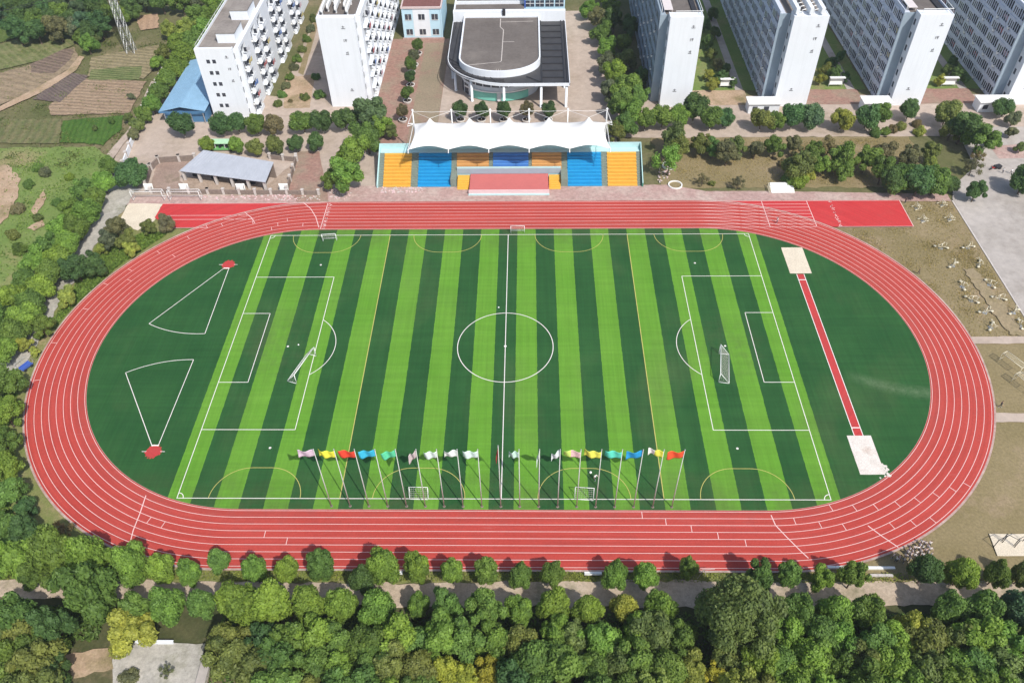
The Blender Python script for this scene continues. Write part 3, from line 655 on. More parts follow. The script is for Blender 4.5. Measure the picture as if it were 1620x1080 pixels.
for t in np.linspace(.2, 1.5, 9):
    a = Vector((-3.3 - 11.2 * math.sin(t), 101 - 8.6 * math.cos(t), 7.2)); b = Vector((-.4 - 17.0 * math.sin(t), 104.6 - 15.3 * math.cos(t), 7.2)); mb.tube([a, b], .12, 4)
for k in (.35, .7):
    pts = [Vector((-3.3 - (11.2 + 5.2 * k) * math.sin(t), 101 + 3.2 * k - (8.6 + 6.4 * k) * math.cos(t), 7.2)) for t in np.linspace(-.1, math.pi / 2, 24)] + [Vector((-14.5 - 2.6 * k, 131, 7.2))]
    mb.tube(pts, .11, 4)
mb.tube([(4, 93, 7.2), (8.1, 89.6, 7.2)], .15, 4)
part(mb, 'canopy_beam', M['darkmetal'], root)
for x, y in ((14.6, 89.6), (7.9, 89.6), (-2.0, 89.6), (-10.8, 93), (-15.6, 99), (-16.9, 106), (-16.9, 116), (14.6, 100), (14.6, 112), (14.6, 124)):
    mb = MB(); mb.lathe([(.42, 0), (.42, .25), (.34, .3), (.34, 6.5)], 14, 0, (x, y, 0)); part(mb, 'column', M['wall'], root, True)
def curved(name, mat, a, b, z0, z1, t0, t1, off, n=24, parent=root):
    A = [(-3.3 - (10.6 + off) * math.cos(t), 101.2 - (8.2 + off) * math.sin(t)) for t in np.linspace(t0, t1, n)]
    B = [(-3.3 - (10.4 + off) * math.cos(t), 101.2 - (8.0 + off) * math.sin(t)) for t in np.linspace(t0, t1, n)][::-1]
    m_ = MB(); m_.prism((A + B), z0, z1); return part(m_, name, mat, parent)
for i in range(12):
    t0 = .25 + i * .225; curved('window', M['glass'], 0, 0, 4.0, 6.4, t0, t0 + .19, .06)
curved('wall_panel', M['turq'], 0, 0, .3, 2.7, .75, 1.5, .45); curved('wall_panel', M['turq'], 0, 0, .3, 2.4, 1.62, 2.35, .5)
curved('entrance_canopy', M['whitemetal'], 0, 0, 2.9, 3.2, .6, 2.5, 1.0)
for t0 in (.15, .42): curved('door', M['glass'], 0, 0, .2, 3.2, t0, t0 + .2, .08)
mb = MB(); mb.box(-17.6, 15.4, 126.6, 128.0, 0, 10.2); part(mb, 'parapet', M['wall'], root)
mb = MB(); mb.box(-3.1, -2.2, 126.2, 126.59, 9.0, 11.0); part(mb, 'vent', M['darkmetal'], root)
root = thing('teaching_block', 'flat roofed block with banded windows standing behind the round hall', 'building', (-1, 128, 0))
mb = MB(); mb.box(-17.4, 3.4, 128.02, 150, 0, 9.2); mb.box(3.4, 15.4, 131.5, 150, 0, 15); part(mb, 'wall', M['wallblue'], root)
mb = MB(); mb.box(-17.2, 3.3, 128.05, 149.8, 9.2, 9.5); part(mb, 'roof', M['rooftar'], root)
mb = MB(); mb.box(-17.5, -17.1, 128.03, 150, 9.2, 10.1); mb.box(-17.1, 3.35, 133.2, 133.6, 9.5, 10.4); part(mb, 'parapet', M['wall'], root)
for z in (9.4, 11.9):
    for k in range(4):
        mb = MB(); mb.box(3.8 + k * 2.9, 6.3 + k * 2.9, 131.42, 131.52, z, z + 1.9); w = part(mb, 'window', M['glass'], root)
        mb = MB(); mb.box(3.8 + k * 2.9, 6.3 + k * 2.9, 131.38, 131.419, z + .9, z + 1.05); mb.box(5.0 + k * 2.9, 5.12 + k * 2.9, 131.38, 131.419, z, z + 1.9); part(mb, 'window_frame', M['whitemetal'], w)
mb = MB(); mb.box(3.35, 3.75, 131.2, 131.49, 9.2, 15); part(mb, 'wall_panel', M['blueplastic'], root)
# sheds
root = thing('blue_shed', 'long shed with a blue metal roof beside the white dormitory', 'shed', (-86.4, 82.5, 0))
mb = MB(); mb.box(-92, -80.8, 83.2, 110, 0, 3.6); part(mb, 'wall', M['bluewall'], root)
mb = MB(); e = [(-92.6, 3.6), (-86.6, 4.9), (-80.3, 3.7)]
for (xa, za), (xb, zb) in zip(e, e[1:]):
    mb.add([(xa, 82.2, za), (xb, 82.2, zb), (xb, 110.8, zb), (xa, 110.8, za), (xa, 82.2, za + .1), (xb, 82.2, zb + .1), (xb, 110.8, zb + .1), (xa, 110.8, za + .1)], [(0, 3, 2, 1), (4, 5, 6, 7), (0, 1, 5, 4), (1, 2, 6, 5), (2, 3, 7, 6), (3, 0, 4, 7)])
    for i in range(10):
        f0 = (i + .5) / 10; x = xa + (xb - xa) * f0; z = za + (zb - za) * f0 + .1; mb.box(x - .04, x + .04, 82.2, 110.8, z - .02, z + .05)
part(mb, 'roof', M['bluetin'], root)
mb = MB(); mb.box(-92.6, -80.3, 82.1, 82.19, 3.3, 3.75); part(mb, 'roof_edge', M['bluewall'], root)
for x in (-91.5, -88, -84.5, -81.2):
    mb = MB(); mb.box(x, x + .2, 82.3, 82.5, 0, 3.5); part(mb, 'post', M['steel'], root)
root = thing('open_shed', 'open fronted shed with a pale grey roof behind the low stone wall', 'shed', (-69, 57, 0))
q = [at(284, 271, 3.0), at(420, 289, 3.0), at(433, 257, 4.2), at(322, 238, 4.2)]
mb = MB(); mb.add([(*p.xy, p.z) for p in q] + [(*p.xy, p.z + .12) for p in q], [(3, 2, 1, 0), (4, 5, 6, 7), (0, 1, 5, 4), (1, 2, 6, 5), (2, 3, 7, 6), (3, 0, 4, 7)])
for i in range(1, 24):
    t = i / 24; a = q[0].lerp(q[1], t); b = q[3].lerp(q[2], t); mb.tube([a + Vector((0, 0, .12)), b + Vector((0, 0, .12))], .05, 4)
part(mb, 'roof', M['greytin'], root)
mb = MB(); a, b = q[3], q[2]; d = (b - a).normalized(); nrm = Vector((d.y, -d.x, 0)) * .3
mb.add([(*(a + nrm * k).xy, z) for z in (0, 4.1) for k in (1, 2)] + [(*(b + nrm * k).xy, z) for z in (0, 4.1) for k in (1, 2)], [(0, 4, 6, 2), (1, 3, 7, 5), (2, 6, 7, 3), (0, 2, 3, 1), (4, 5, 7, 6)])
part(mb, 'wall', M['stone'], root)
for t in np.linspace(.02, .97, 6):
    p = q[0].lerp(q[1], t); mb = MB(); mb.box(p.x - .3, p.x + .3, p.y + .4, p.y + 1.0, 0, 2.98 + .1); part(mb, 'pillar', M['pillar'], root)
for i in range(4):
    p = q[0].lerp(q[1], .12 + .22 * i) + Vector((0, 2.6, 0)); mb = MB(); mb.box(p.x - .8, p.x + .8, p.y, p.y + .7, 0, .9 + .2 * (i % 2)); tag(mb.build('storage_crate', M['darkmetal']), 'dark crate under the grey roofed open shed, %s bay from the dark tree' % ['first', 'second', 'third', 'fourth'][i], 'crate', 'crates stored in the open shed')

# low stone walls with whitewashed pillars round the yard
def pillar_wall(label, pts, h=1.5, wm='stone', pil=True, name='yard_wall', gapn=4.0):
    root = thing(name, label, 'wall', (pts[0][0], pts[0][1], 0))
    for a, b in zip(pts, pts[1:]):
        p, q = Vector((a[0], a[1], 0)), Vector((b[0], b[1], 0)); d = (q - p).normalized(); L = (q - p).length; ang = math.atan2(d.y, d.x)
        mb = MB(); mb.box(0, L, -.14, .14, 0, h, 0, ang, (p.x, p.y, 0)); part(mb, 'wall_panel', M[wm], root)
        n = max(1, round(L / gapn))
        for i in range(n + 1):
            if pil:
                c = p.lerp(q, i / n); mb = MB(); mb.box(-.28, .28, -.26, .26, 0, h + .35, 0, ang, (c.x, c.y, 0)); mb.box(-.36, .36, -.34, .34, h + .35, h + .5, 0, ang, (c.x, c.y, 0)); part(mb, 'pillar', M['pillar'], root)
    return root
pillar_wall('low stone wall with pale pillars running behind the two large goals', [tuple(at(u, v).xy) for u, v in ((240, 306), (330, 307), (505, 309))], 1.2)
pillar_wall('stone wall with pale pillars at the brick walk end of the shed yard', [tuple(at(u, v).xy) for u, v in ((455, 305), (470, 254))], 1.5)
pillar_wall('curved dark wall round the gravel yard left of the grey shed', [tuple(at(u, v).xy) for u, v in ((232, 297), (240, 270), (252, 258), (285, 256), (310, 254))], 1.6, gapn=6)
pillar_wall('stone wall behind the grey roofed shed', [tuple(at(u, v).xy) for u, v in ((428, 252), (470, 256))], 1.3)
for i, u in enumerate((237, 293, 382, 450)):
    root = thing('notice_board', ['square white notice board behind the goal nearest the concrete road', 'square white notice board behind the second goal from the road', 'square white notice board standing in front of the grey roofed shed', 'square white notice board nearest the brick walk'][i], 'sign', at(u, 305), group='white notice boards along the low wall')
    mb = MB(); mb.box(-1.1, 1.1, -.05, .03, .7, 2.3); b_ = mb.build('board', M['board'], root); b_.rotation_euler.x = -.25
    for x in (-.9, .9): m_ = MB(); m_.box(x - .05, x + .05, .04, .14, 0, 2.0); m_.build('post', M['steel'], root)
for i, (u, v) in enumerate(((1149, 140), (1321, 138), (1499, 138))):
    root = thing('display_board', 'white display board on the grass between %s' % ['the first two dormitories past the hall', 'the middle two shaded dormitories', 'the last two dormitories beside the plaza'][i], 'sign', at(u, v), group='display boards between the dormitories')
    mb = MB(); mb.box(-1.9, 1.9, -.06, .06, .7, 2.7); mb.build('board', M['board'], root).rotation_euler.x = -.2
    mb = MB(); mb.box(-2.1, 2.1, -.5, .5, 2.75, 2.9); mb.build('roof', M['whitemetal'], root)
    for x in (-1.8, 1.8): m_ = MB(); m_.box(x - .07, x + .07, .1, .24, 0, 2.76); m_.build('post', M['steel'], root)
for i, (xa, xb) in enumerate(((62.5, 70.5), (92.5, 99.5), (122.5, 131))):
    root = thing('gatehouse', 'low white flat roofed annex at the foot of the %s' % ['dormitory with roof beams', 'dormitory with pale roof pipes', 'dormitory cut by the picture edge'][i], 'annex', ((xa + xb) / 2, 88.5, 0), group='low white annexes in front of the dormitories')
    mb = MB(); mb.box(xa, xb, 85.5, 88.9, 0, 2.8); part(mb, 'wall', M['wall'], root)
    mb = MB(); mb.box(xa - .3, xb + .3, 85.1, 89.15, 2.8, 3.0)
    for k in range(6): mb.box(xa - .3, xb + .3, 85.2 + k * .66, 85.3 + k * .66, 3.0, 3.05)
    part(mb, 'roof', M['whitemetal'], root)
    for x in (xa + 1, xa + 4): m_ = MB(); m_.box(x, x + 1.3, 85.45, 85.52, .9, 2.1); part(m_, 'window', M['glass'], root)

# ------------------------------------------------------------------ grandstand
GY, NR, DD, RI = 52.75, 10, .82, .44
root = thing('grandstand', 'grandstand with yellow, blue and orange seat blocks behind the far straight', 'grandstand', (0, 57, 0))
def tiers(name, mat, xa, xb, r0=0, ledge=True, lab=None):
    mb = MB()
    for r in range(r0, NR):
        y = GY + r * DD; z = (r + 1) * RI
        mb.box(xa, xb, y, y + DD - .002, 0 if r == r0 else z - RI - .1, z - .14)
        mb.box(xa + .02, xb - .02, y - .06, y + .40, z - .14, z)
    part(mb, name, mat, root, label=lab)
def steps(xa, xb, r0=0):
    mb = MB()
    for r in range(r0 * 2, NR * 2):
        y = GY + r * DD / 2; z = (r + 1) * RI / 2; mb.box(xa, xb, y, y + DD / 2 - .002, max(0, z - .5), z - .05)
    part(mb, 'aisle_steps', M['aisle'], root)
tiers('seat_block', M['seatyellow'], -30.2, -23.6, lab='yellow seat block at the end near the goals')
tiers('seat_block', M['seatblue'], -21.9, -14.0, lab='bright blue seat block on the goal side of the stage'); tiers('seat_block', M['seatorange'], -12.7, -5.0, 5, lab='orange seat block on the goal side')
tiers('seat_block', M['seatmid'], -4.0, 4.5, 5, lab='mid blue seat block behind the stage'); tiers('seat_block', M['seatorange'], 5.3, 12.4, 5, lab='orange seat block on the dormitory side')
tiers('seat_block', M['seatblue'], 13.8, 21.9, lab='bright blue seat block on the dormitory side'); tiers('seat_block', M['seatyellow'], 23.3, 30.3, lab='yellow seat block at the end near the lawn')
for xa, xb, r0 in ((-31.3, -30.21, 0), (-23.59, -21.91, 0), (-13.99, -12.71, 5), (-4.99, -4.01, 5), (4.51, 5.29, 5), (12.41, 13.79, 5), (21.91, 23.29, 0), (30.31, 31.3, 0)): steps(xa, xb, r0)
for xa, xb in ((-13.99, -12.6), (12.2, 13.79)): 
    mb = MB(); mb.box(xa, xb, GY, GY + 5 * DD - .01, 0, 2.2); part(mb, 'stage_wing_wall', M['aisle'], root)
yb = GY + NR * DD
mb = MB(); mb.box(-31.3, 31.3, yb, yb + 1.7, 0, NR * RI - .02); part(mb, 'rear_walkway', M['paleaqua'], root)
mb = MB(); mb.box(-31.6, 31.6, yb + 1.702, yb + 1.95, 0, 5.75); part(mb, 'rear_wall', M['paleaqua'], root)
for x, mt in ((-31.62, 'paleaqua'), (31.32, 'green_rail')):
    mb = MB(); mb.add([(x, GY - .3, 0), (x + .3, GY - .3, 0), (x + .3, yb + 1.7, 0), (x, yb + 1.7, 0), (x, GY - .3, 1.0), (x + .3, GY - .3, 1.0), (x + .3, yb + 1.7, 5.7), (x, yb + 1.7, 5.7)], [(0, 3, 2, 1), (4, 5, 6, 7), (0, 1, 5, 4), (1, 2, 6, 5), (2, 3, 7, 6), (3, 0, 4, 7)])
    sw = part(mb, 'side_wall', M[mt], root)
    mb = MB(); mb.tube([(x + .15, GY - .3, 1.1), (x + .15, yb + 1.7, 5.8)], .12, 6); part(mb, 'coping', M['paleaqua'], sw)
mb = MB(); mb.box(-12.6, 12.2, GY + 5 * DD - .32, GY + 5 * DD - .05, 0, 3.05); part(mb, 'balustrade', M['paleaqua'], root)
mb = MB(); mb.box(-12.6, 12.2, GY + 5 * DD - .40, GY + 5 * DD - .322, 1.3, 2.75); part(mb, 'stage_back_wall', M['blueband'], root)
mb = MB(); mb.box(-9.4, 9.2, 49.9, GY + 5 * DD - .41, 0, 1.25); st = part(mb, 'stage', M['stage'], root)
mb = MB(); mb.box(-9.55, 9.35, 49.55, 49.898, 0, 1.28); part(mb, 'stage_edge', M['pinktrim'], st)
mb = MB(); mb.box(-9.6, 9.4, 49.2, 49.548, 0, .42); part(mb, 'stage_plinth', M['paleaqua'], st)
for xa, xb in ((-12.4, -9.6), (9.4, 12.1)):
    mb = MB()
    for k in range(5): mb.box(xa, xb, 51.6 + k * .55, 52.14 + k * .55 if k < 4 else 56.0, 0 if k == 0 else .2 * k, .25 * (k + 1))
    part(mb, 'stage_steps', M['seatyellow'], root)
# tensile canopy
root = thing('tensile_canopy', 'white tent roof with five peaks over the grandstand', 'canopy', (0, 62, 0))
NX, NY = 150, 34; vs = []; fs = []
for j in range(NY + 1):
    for i in range(NX + 1):
        x = -23.2 + 46.4 * i / NX; tb = (x + 23.2) / 9.28 % 1.0; v = j / NY
        if i in (0, NX): tb = 0.0
        s = math.sin(math.pi * tb)
        yf, yk = 53.35 + .95 * s ** 1.2, 65.2 - .55 * s
        y = yf + (yk - yf) * v
        bx_ = -23.2 + 9.28 * (min(4, int((x + 23.2) / 9.28 - 1e-9)) + .5)
        d = math.hypot(x - bx_, (y - 61.2)); z = 10.0 + .35 * s + .5 * math.sin(math.pi * v) + 3.1 * math.exp(-(d / 1.7)) * (1 if d < 9 else 0) - (.4 * v)
        endp = min(1, (23.2 - abs(x)) / 2.2)
        x2 = x * (1 - .012 * s * 0) - (math.copysign(.9, x) * (1 - endp) * math.sin(math.pi * v))
        vs.append((x2, y, z))
for j in range(NY):
    for i in range(NX):
        a = j * (NX + 1) + i; fs.append((a, a + 1, a + NX + 2, a + NX + 1))
mb = MB(); mb.add(vs, fs); o = part(mb, 'membrane', M['membrane'], root, True)
so = o.modifiers.new('thickness', 'SOLIDIFY'); so.thickness = .03
mx = [-23.2 + 9.28 * k for k in range(6)]
for k, x in enumerate(mx):
    mb = MB(); mb.tube([(x, 66.2, 0), (x, 66.2, 12.6)], [.19, .13], 10); ms = part(mb, 'mast', M['whitemetal'], root, True)
    mb = MB(); mb.lathe([(.26, 12.6), (.3, 12.7), (.12, 12.95)], 10, 0, (x, 66.2, 0)); part(mb, 'mast_cap', M['whitemetal'], ms)
    mb = MB(); mb.tube([(x, 66.2, 9.4), (x, 53.35, 9.9)], .09, 6); mb.tube([(x, 53.35, 10.2), (x, 52.9, 9.3)], .12, 6); part(mb, 'rafter', M['whitemetal'], root)
mb = MB()
for k in range(5):
    pk = (mx[k] + 4.64, 61.2, 13.4)
    for x in (mx[k], mx[k + 1]): mb.tube([(x, 66.2, 12.4), pk], .035, 4)
    mb.tube([(mx[k], 66.2, 12.4), ((mx[k] + mx[k + 1]) / 2, 66.2, 12.15), (mx[k + 1], 66.2, 12.4)], .035, 4)
for x, s in ((mx[0], -1), (mx[5], 1)):
    for dy in (0, 1.2): mb.tube([(x, 66.2, 12.4), (x + s * 1.3, 65.2 - dy, 9.7)], .035, 4)
    mb.tube([(x + s * 1.3, 65.2, 9.7), (x, 65.2, 9.7)], .12, 6); mb.tube([(x + s * 1.3, 64, 9.7), (x, 65, 9.6)], .08, 6)
    mb.tube([(x, 66.2, 12.4), (x + s * 1.6, 69, 0)], .035, 4)
part(mb, 'stay_cable', M['whitemetal'], root)

# ------------------------------------------------------------------ flagpoles
flags = [('pale pink', (.62, .47, .56), 1, 0), ('lemon yellow', (.75, .72, .06), 1, 0), ('red', (.70, .06, .03), 1, 0), ('sky blue', (.04, .42, .62), 1, 0), ('teal green', (.10, .55, .30), .9, .2),
 ('greyish', (.50, .42, .42), .5, .5), ('mint white', (.62, .72, .66), .8, .1), ('white', (.72, .76, .72), .8, .1), ('pale mint', (.60, .74, .68), .9, -.1), ('dark red', (.28, .03, .025), .12, 1.2),
 ('light mint', (.48, .66, .56), .6, .1), ('whitish', (.58, .66, .60), .15, 1.0), ('white', (.66, .70, .70), .5, .3), ('pink and lime', (.68, .45, .45), 1, 0), ('yellow', (.72, .72, .10), 1, -.1),
 ('turquoise', (.10, .60, .45), 1, 0), ('deep blue', (.02, .30, .60), .95, .2), ('yellow and white', (.68, .66, .08), .9, -.5), ('orange red', (.75, .09, .03), 1, .1)]
ordw = lambda n: '%d%s' % (n, 'th' if 10 <= n % 100 <= 20 else {1: 'st', 2: 'nd', 3: 'rd'}.get(n % 10, 'th'))
pole_mb = MB(); pole_mb.tube([(0, 0, .12), (0, 0, 7), (0, 0, 15.1)], [.095, .08, .05], 8); pole_me = pole_mb.mesh('pole', [paint('dull_white_pole', (.58, .57, .54), .5, .1)], True)
fin = MB(); fin.lathe([(.03, 15.1), (.1, 15.17), (.1, 15.25), (.03, 15.33)], 10); fin_me = fin.mesh('finial', [M['steel']], True)
bas = MB(); bas.lathe([(.24, 0), (.24, .06), (.15, .1)], 12); bas_me = bas.mesh('base_plate', [M['stone']])
fr = random.Random(4)
for k, (nm, c, spread, droop) in enumerate(flags):
    x = -27.3 + 3.03 * k; tall = 1.06 if k == 9 else 1
    root = thing('flagpole', ('white flagpole flying a %s flag, %s of the row from the shot-put end' % (nm, ordw(k + 1))), 'flagpole', (x, -35.65, PZ), 0, 'flagpoles along the near touchline', (1, 1, tall))
    link('pole', pole_me, root); link('finial', fin_me, root); link('base_plate', bas_me, root)
    vs, fs = [], []; n, m_ = 14, 8; ph = fr.uniform(0, 6); wl = fr.uniform(.8, 1.3)
    Lf, Hf = 2.45, 1.5
    for i in range(n + 1):
        for j in range(m_ + 1):
            u, v = i / n, j / m_
            fold = 1 - spread
            xx = -u * Lf * max(.16, spread); sag = droop * u ** 1.4 * 1.2 * (1 if droop > 0 else 1) + fold * u * 1.4
            yy = (.26 + .22 * fold) * math.sin(u * 8 * wl + ph + v * 1.6) * u ** .6 + .12 * math.sin(3.1 * u + ph) + .25 * u * (fr.random() * .08 + .3)
            zz = 14.85 - v * Hf * (1 - .18 * u * math.sin(ph + 2)) - sag + .1 * math.sin(5 * u + ph)
            vs.append((xx - .05, yy, zz))
    for i in range(n):
        for j in range(m_): a = i * (m_ + 1) + j; fs.append((a, a + 1, a + m_ + 2, a + m_ + 1))
    fm = MB(); fm.add(vs, fs)
    if k in (13, 17):                                # the two-tone ones
        for q in range(len(fs)):
            if (q // m_ > n * .55): fm.m[q] = 1
    f_ = fm.build('flag', [M['cloth'], paint('lime_cloth', (.55, .72, .15), .8) if k == 13 else M['white']], root, True); f_.color = (*c, 1); f_['label'] = nm + ' flag'
    so = f_.modifiers.new('thickness', 'SOLIDIFY'); so.thickness = .012

# ------------------------------------------------------------------ goals
def goal(label, base, ang, w, h, d, r, group=None, topd=.0):
    """posts at local y = +-w/2, x = 0, mouth towards -x, net frame runs back to x = d"""
    root = thing('football_goal', label, 'goal', base, ang, group)
    a, b = -w / 2, w / 2
    mb = MB(); mb.tube([(0, a, 0), (0, a, h)], r, 8); mb.build('post', M['whitemetal'], root, True)
    mb = MB(); mb.tube([(0, b, 0), (0, b, h)], r, 8); mb.build('post', M['whitemetal'], root, True)
    mb = MB(); mb.tube([(0, a - r, h), (0, b + r, h)], r, 8); mb.build('crossbar', M['whitemetal'], root, True)
    mb = MB(); r2 = r * .75
    for y in (a, b): mb.tube([(0, y, r2), (d, y, r2)], r2, 6); mb.tube([(d, y, r2), (topd, y, h)], r2, 6); mb.tube([(0, y, h), (topd + .01, y, h)], r2, 6)
    mb.tube([(d, a, r2), (d, b, r2)], r2, 6)
    if topd: mb.tube([(topd, a, h), (topd, b, h)], r2, 6)
    mb.build('back_frame', M['whitemetal'], root, True)
    nb = MB(); st = .35
    P = lambda t: Vector((topd + (d - topd) * t, 0, h + (r2 - h) * t))
    L = math.hypot(d - topd, h); ns = int(L / st)
    for i in range(1, ns + 1): p = P(i / ns); nb.tube([(p.x, a, p.z), (p.x, b, p.z)], .008, 3)
    for i in range(int(w / st) + 1): y = a + w * i / int(w / st); nb.tube([(topd, y, h), (d, y, r2)], .008, 3)
    for y in (a, b):
        for i in range(1, int(h / st)): z = h * i / int(h / st); nb.tube([(0, y, z), (topd + (d - topd) * (1 - z / h), y, z)], .008, 3)
        for i in range(1, int(d / st)): x = d * i / int(d / st); nb.tube([(x, y, 0), (x, y, h * min(1, (d - x) / (d - topd)) )], .008, 3)
    nb.build('net', M['white'], root)
    return root
def goal_px(label, p, q, flip, *a, **k):          # p, q the feet of the posts in the photo
    A, B = at(*p), at(*q); c = (A + B) / 2; d = (B - A); ang = math.atan2(d.y, d.x) - math.pi / 2 + (math.pi if flip else 0)
    return goal(label, (c.x, c.y, PZ), ang, *a, **k)
goal_px('large white goal standing askew at the edge of the penalty area', (470, 609), (501, 565), True, 7.32, 2.44, 2.0, .07)
goal_px('large white goal standing straight in the penalty area at the long-jump end', (1136, 607.5), (1136.5, 560), False, 7.32, 2.44, 1.9, .07)
goal_px('small white goal by the finish line at the far touchline', (511, 384), (533.5, 383), True, 3, 2, 1.0, .055)
goal_px('small white goal on the far touchline at the halfway line', (808, 371), (830, 371), True, 3, 2, 1.0, .055)
goal_px('small white goal below the greyish flag', (648.5, 783), (679, 783.5), False, 3, 2, 1.0, .055)
goal_px('small white goal near the kneeling person in white', (909.5, 783), (938.5, 785), False, 3, 2, 1.0, .055)
goal_px('large white goal off the track beside the concrete road', (214, 319), (258, 318.5), True, 7.32, 2.44, 1.6, .07, topd=.9)
goal_px('large white goal off the track in front of the grey roofed shed', (270, 319), (318, 318.5), True, 7.32, 2.44, 1.6, .07, topd=.9)

# ------------------------------------------------------------------ people
def person_mesh(name, pose):
    J = {'pel': (0, 0, .95, .13), 'wst': (0, 0, 1.08, .125), 'chs': (0, 0, 1.3, .15), 'nek': (0, -.01, 1.46, .058), 'hd0': (0, -.02, 1.55, .085), 'hd1': (0, -.03, 1.65, .095), 'hd2': (0, -.01, 1.72, .06), 'nose': (0, -.12, 1.62, .018)}
    E_ = [('pel', 'wst'), ('wst', 'chs'), ('chs', 'nek'), ('nek', 'hd0'), ('hd0', 'hd1'), ('hd1', 'hd2'), ('hd1', 'nose')]
    for s, q in ((-1, 'l'), (1, 'r')):
        sw = pose.get('step', 0) * s; ar = pose.get('arm', .12); fw = pose.get('fore', .05) ; kn = pose.get('kneel', 0)
        J['sh' + q] = (s * .17, 0, 1.4, .065); J['el' + q] = (s * (.2 + ar), -fw * .4 + sw * .3, 1.14, .045); J['wr' + q] = (s * (.21 + ar * 1.3), -fw + sw * .6 - .05, .92 + fw * .5, .03); J['pm' + q] = (s * (.21 + ar * 1.3), -fw + sw * .7 - .08, .84 + fw * .5, .033)
        E_ += [('chs', 'sh' + q), ('sh' + q, 'el' + q), ('el' + q, 'wr' + q), ('wr' + q, 'pm' + q)]
        px_, py_, pz_, _ = J['pm' + q]
        for f in range(4):
            J['f%d%s' % (f, q)] = (px_ + s * .005, py_ - .035 + f * .024, pz_ - .07 - .012 * (f in (1, 2)), .009); E_.append(('pm' + q, 'f%d%s' % (f, q)))
        J['th' + q] = (px_ - s * .02, py_ - .06, pz_ - .02, .01); E_.append(('pm' + q, 'th' + q))
        if kn:
            J['hp' + q] = (s * .09, 0, .9, .095)
            J['kn' + q] = (s * .12, -.35, .62, .065) if s > 0 else (s * .12, -.12, .5, .065)
            J['an' + q] = (s * .12, -.3, .52 - .35, .045) if s > 0 else (s * .12, .28, .53, .045)
            J['an' + q] = (s * .12, -.33, .16, .045) if s > 0 else (s * .12, .25, .42, .045)
            J['to' + q] = (s * .12, -.5, .1, .04) if s > 0 else (s * .12, .33, .36, .04)
        else:
            J['hp' + q] = (s * .09, 0, .9, .095); J['kn' + q] = (s * .1, -sw * .35, .49, .06); J['an' + q] = (s * .1, -sw * .55 + (.0 if sw >= 0 else .03), .08, .042); J['to' + q] = (s * .11, -sw * .55 - .16, .045, .04)
        E_ += [('pel', 'hp' + q), ('hp' + q, 'kn' + q), ('kn' + q, 'an' + q), ('an' + q, 'to' + q)]
    keys = list(J); me = bpy.data.meshes.new(name); me.from_pydata([J[k][:3] for k in keys], [(keys.index(a), keys.index(b)) for a, b in E_], [])
    tmp = bpy.data.objects.new(name, me); COL.objects.link(tmp)
    sk = tmp.modifiers.new('s', 'SKIN'); sk.use_smooth_shade = True
    for i, k in enumerate(keys): me.skin_vertices[0].data[i].radius = (J[k][3],) * 2
    me.skin_vertices[0].data[0].use_root = True
    tmp.modifiers.new('d', 'SUBSURF').levels = 1
    dg = bpy.context.evaluated_depsgraph_get(); out = bpy.data.meshes.new_from_object(tmp.evaluated_get(dg)); bpy.data.objects.remove(tmp)
    for x in (M['skin'], M['cloth'], M['trousers'], M['shoe'], M['hair']): out.materials.append(x)
    zl = 1.44
    for p in out.polygons:
        c = p.center
        p.material_index = 4 if c.z > 1.64 and c.y > -.085 or (c.z > 1.55 and c.y > .0) else 0 if c.z > zl or (abs(c.x) > .2 and c.z < 1.18) else 1 if c.z > .96 else 3 if c.z < .1 else 2
    if pose.get('kneel'):
        out.transform(Matrix.Translation((0, 0, -.06)))
    out.name = name
    return out
PM = [person_mesh('person', {'arm': .05, 'fore': .03}), person_mesh('person', {'arm': .04, 'step': .35, 'fore': .08}), person_mesh('person', {'arm': .1, 'fore': .22, 'step': -.15}), person_mesh('person', {'arm': .1, 'fore': .3, 'kneel': 1})]
def person(label, p, me, shirt, rz, group=None, z=0.0):
    o = link('person', me); o.location = (p[0], p[1], z); o.rotation_euler = (0, 0, rz); o.color = (*shirt, 1); return tag(o, label, 'person', group)
pr_ = random.Random(9)
p = at(941, 761); person('person in white bending beside the small goal under the yellow flag', p, PM[2], (.85, .85, .82), .6, z=PZ)
person('person in dark clothes at the corner of the red straight extension', at(1431, 322), PM[0], (.06, .05, .05), 2.0, z=.03)
person('person in dark clothes walking on the lawn beside the outer lane of the bend', at(1581, 644), PM[1], (.05, .05, .06), 1.0, z=.03)
person('person in dark clothes on the lawn by the upper bend, below the exercise machines', at(1452, 434), PM[1], (.07, .09, .05), 4.0, z=.03)
person('person in pale shirt walking across the start line markings', at(1228, 355), PM[1], (.8, .72, .7), 1.8, z=TZ)
crowd = [(1411, 883), (1420, 886), (1416, 889), (1430, 884), (1433, 878), (1436, 873), (1440, 877), (1444, 871), (1438, 881), (1447, 879), (1449, 872), (1452, 867), (1453, 876), (1456, 882), (1457, 870), (1460, 864), (1461, 875), (1464, 869), (1465, 878), (1455, 862), (1443, 883), (1428, 890), (1468, 864), (1468, 873), (1470, 881), (1459, 886), (1448, 887), (1436, 888)]
for i, (u, v) in enumerate(crowd):
    c = pr_.choice([(.78, .74, .72), (.82, .78, .76), (.72, .55, .53), (.80, .72, .70)])
    person('person in pale clothing standing in the crowd where the bend meets the trees', at(u, v), PM[i % 3], c, pr_.uniform(0, 6.28), 'crowd gathered at the corner of the track', .03)
for i, (u, v) in enumerate(((1585, 275), (1598, 276))):
    person('person in a white shirt %s the motor tricycle on the plaza' % ['beside', 'a few steps from'][i], at(u, v), PM[i], (.8, .8, .8), pr_.uniform(0, 6), 'people by the tricycle', .03)
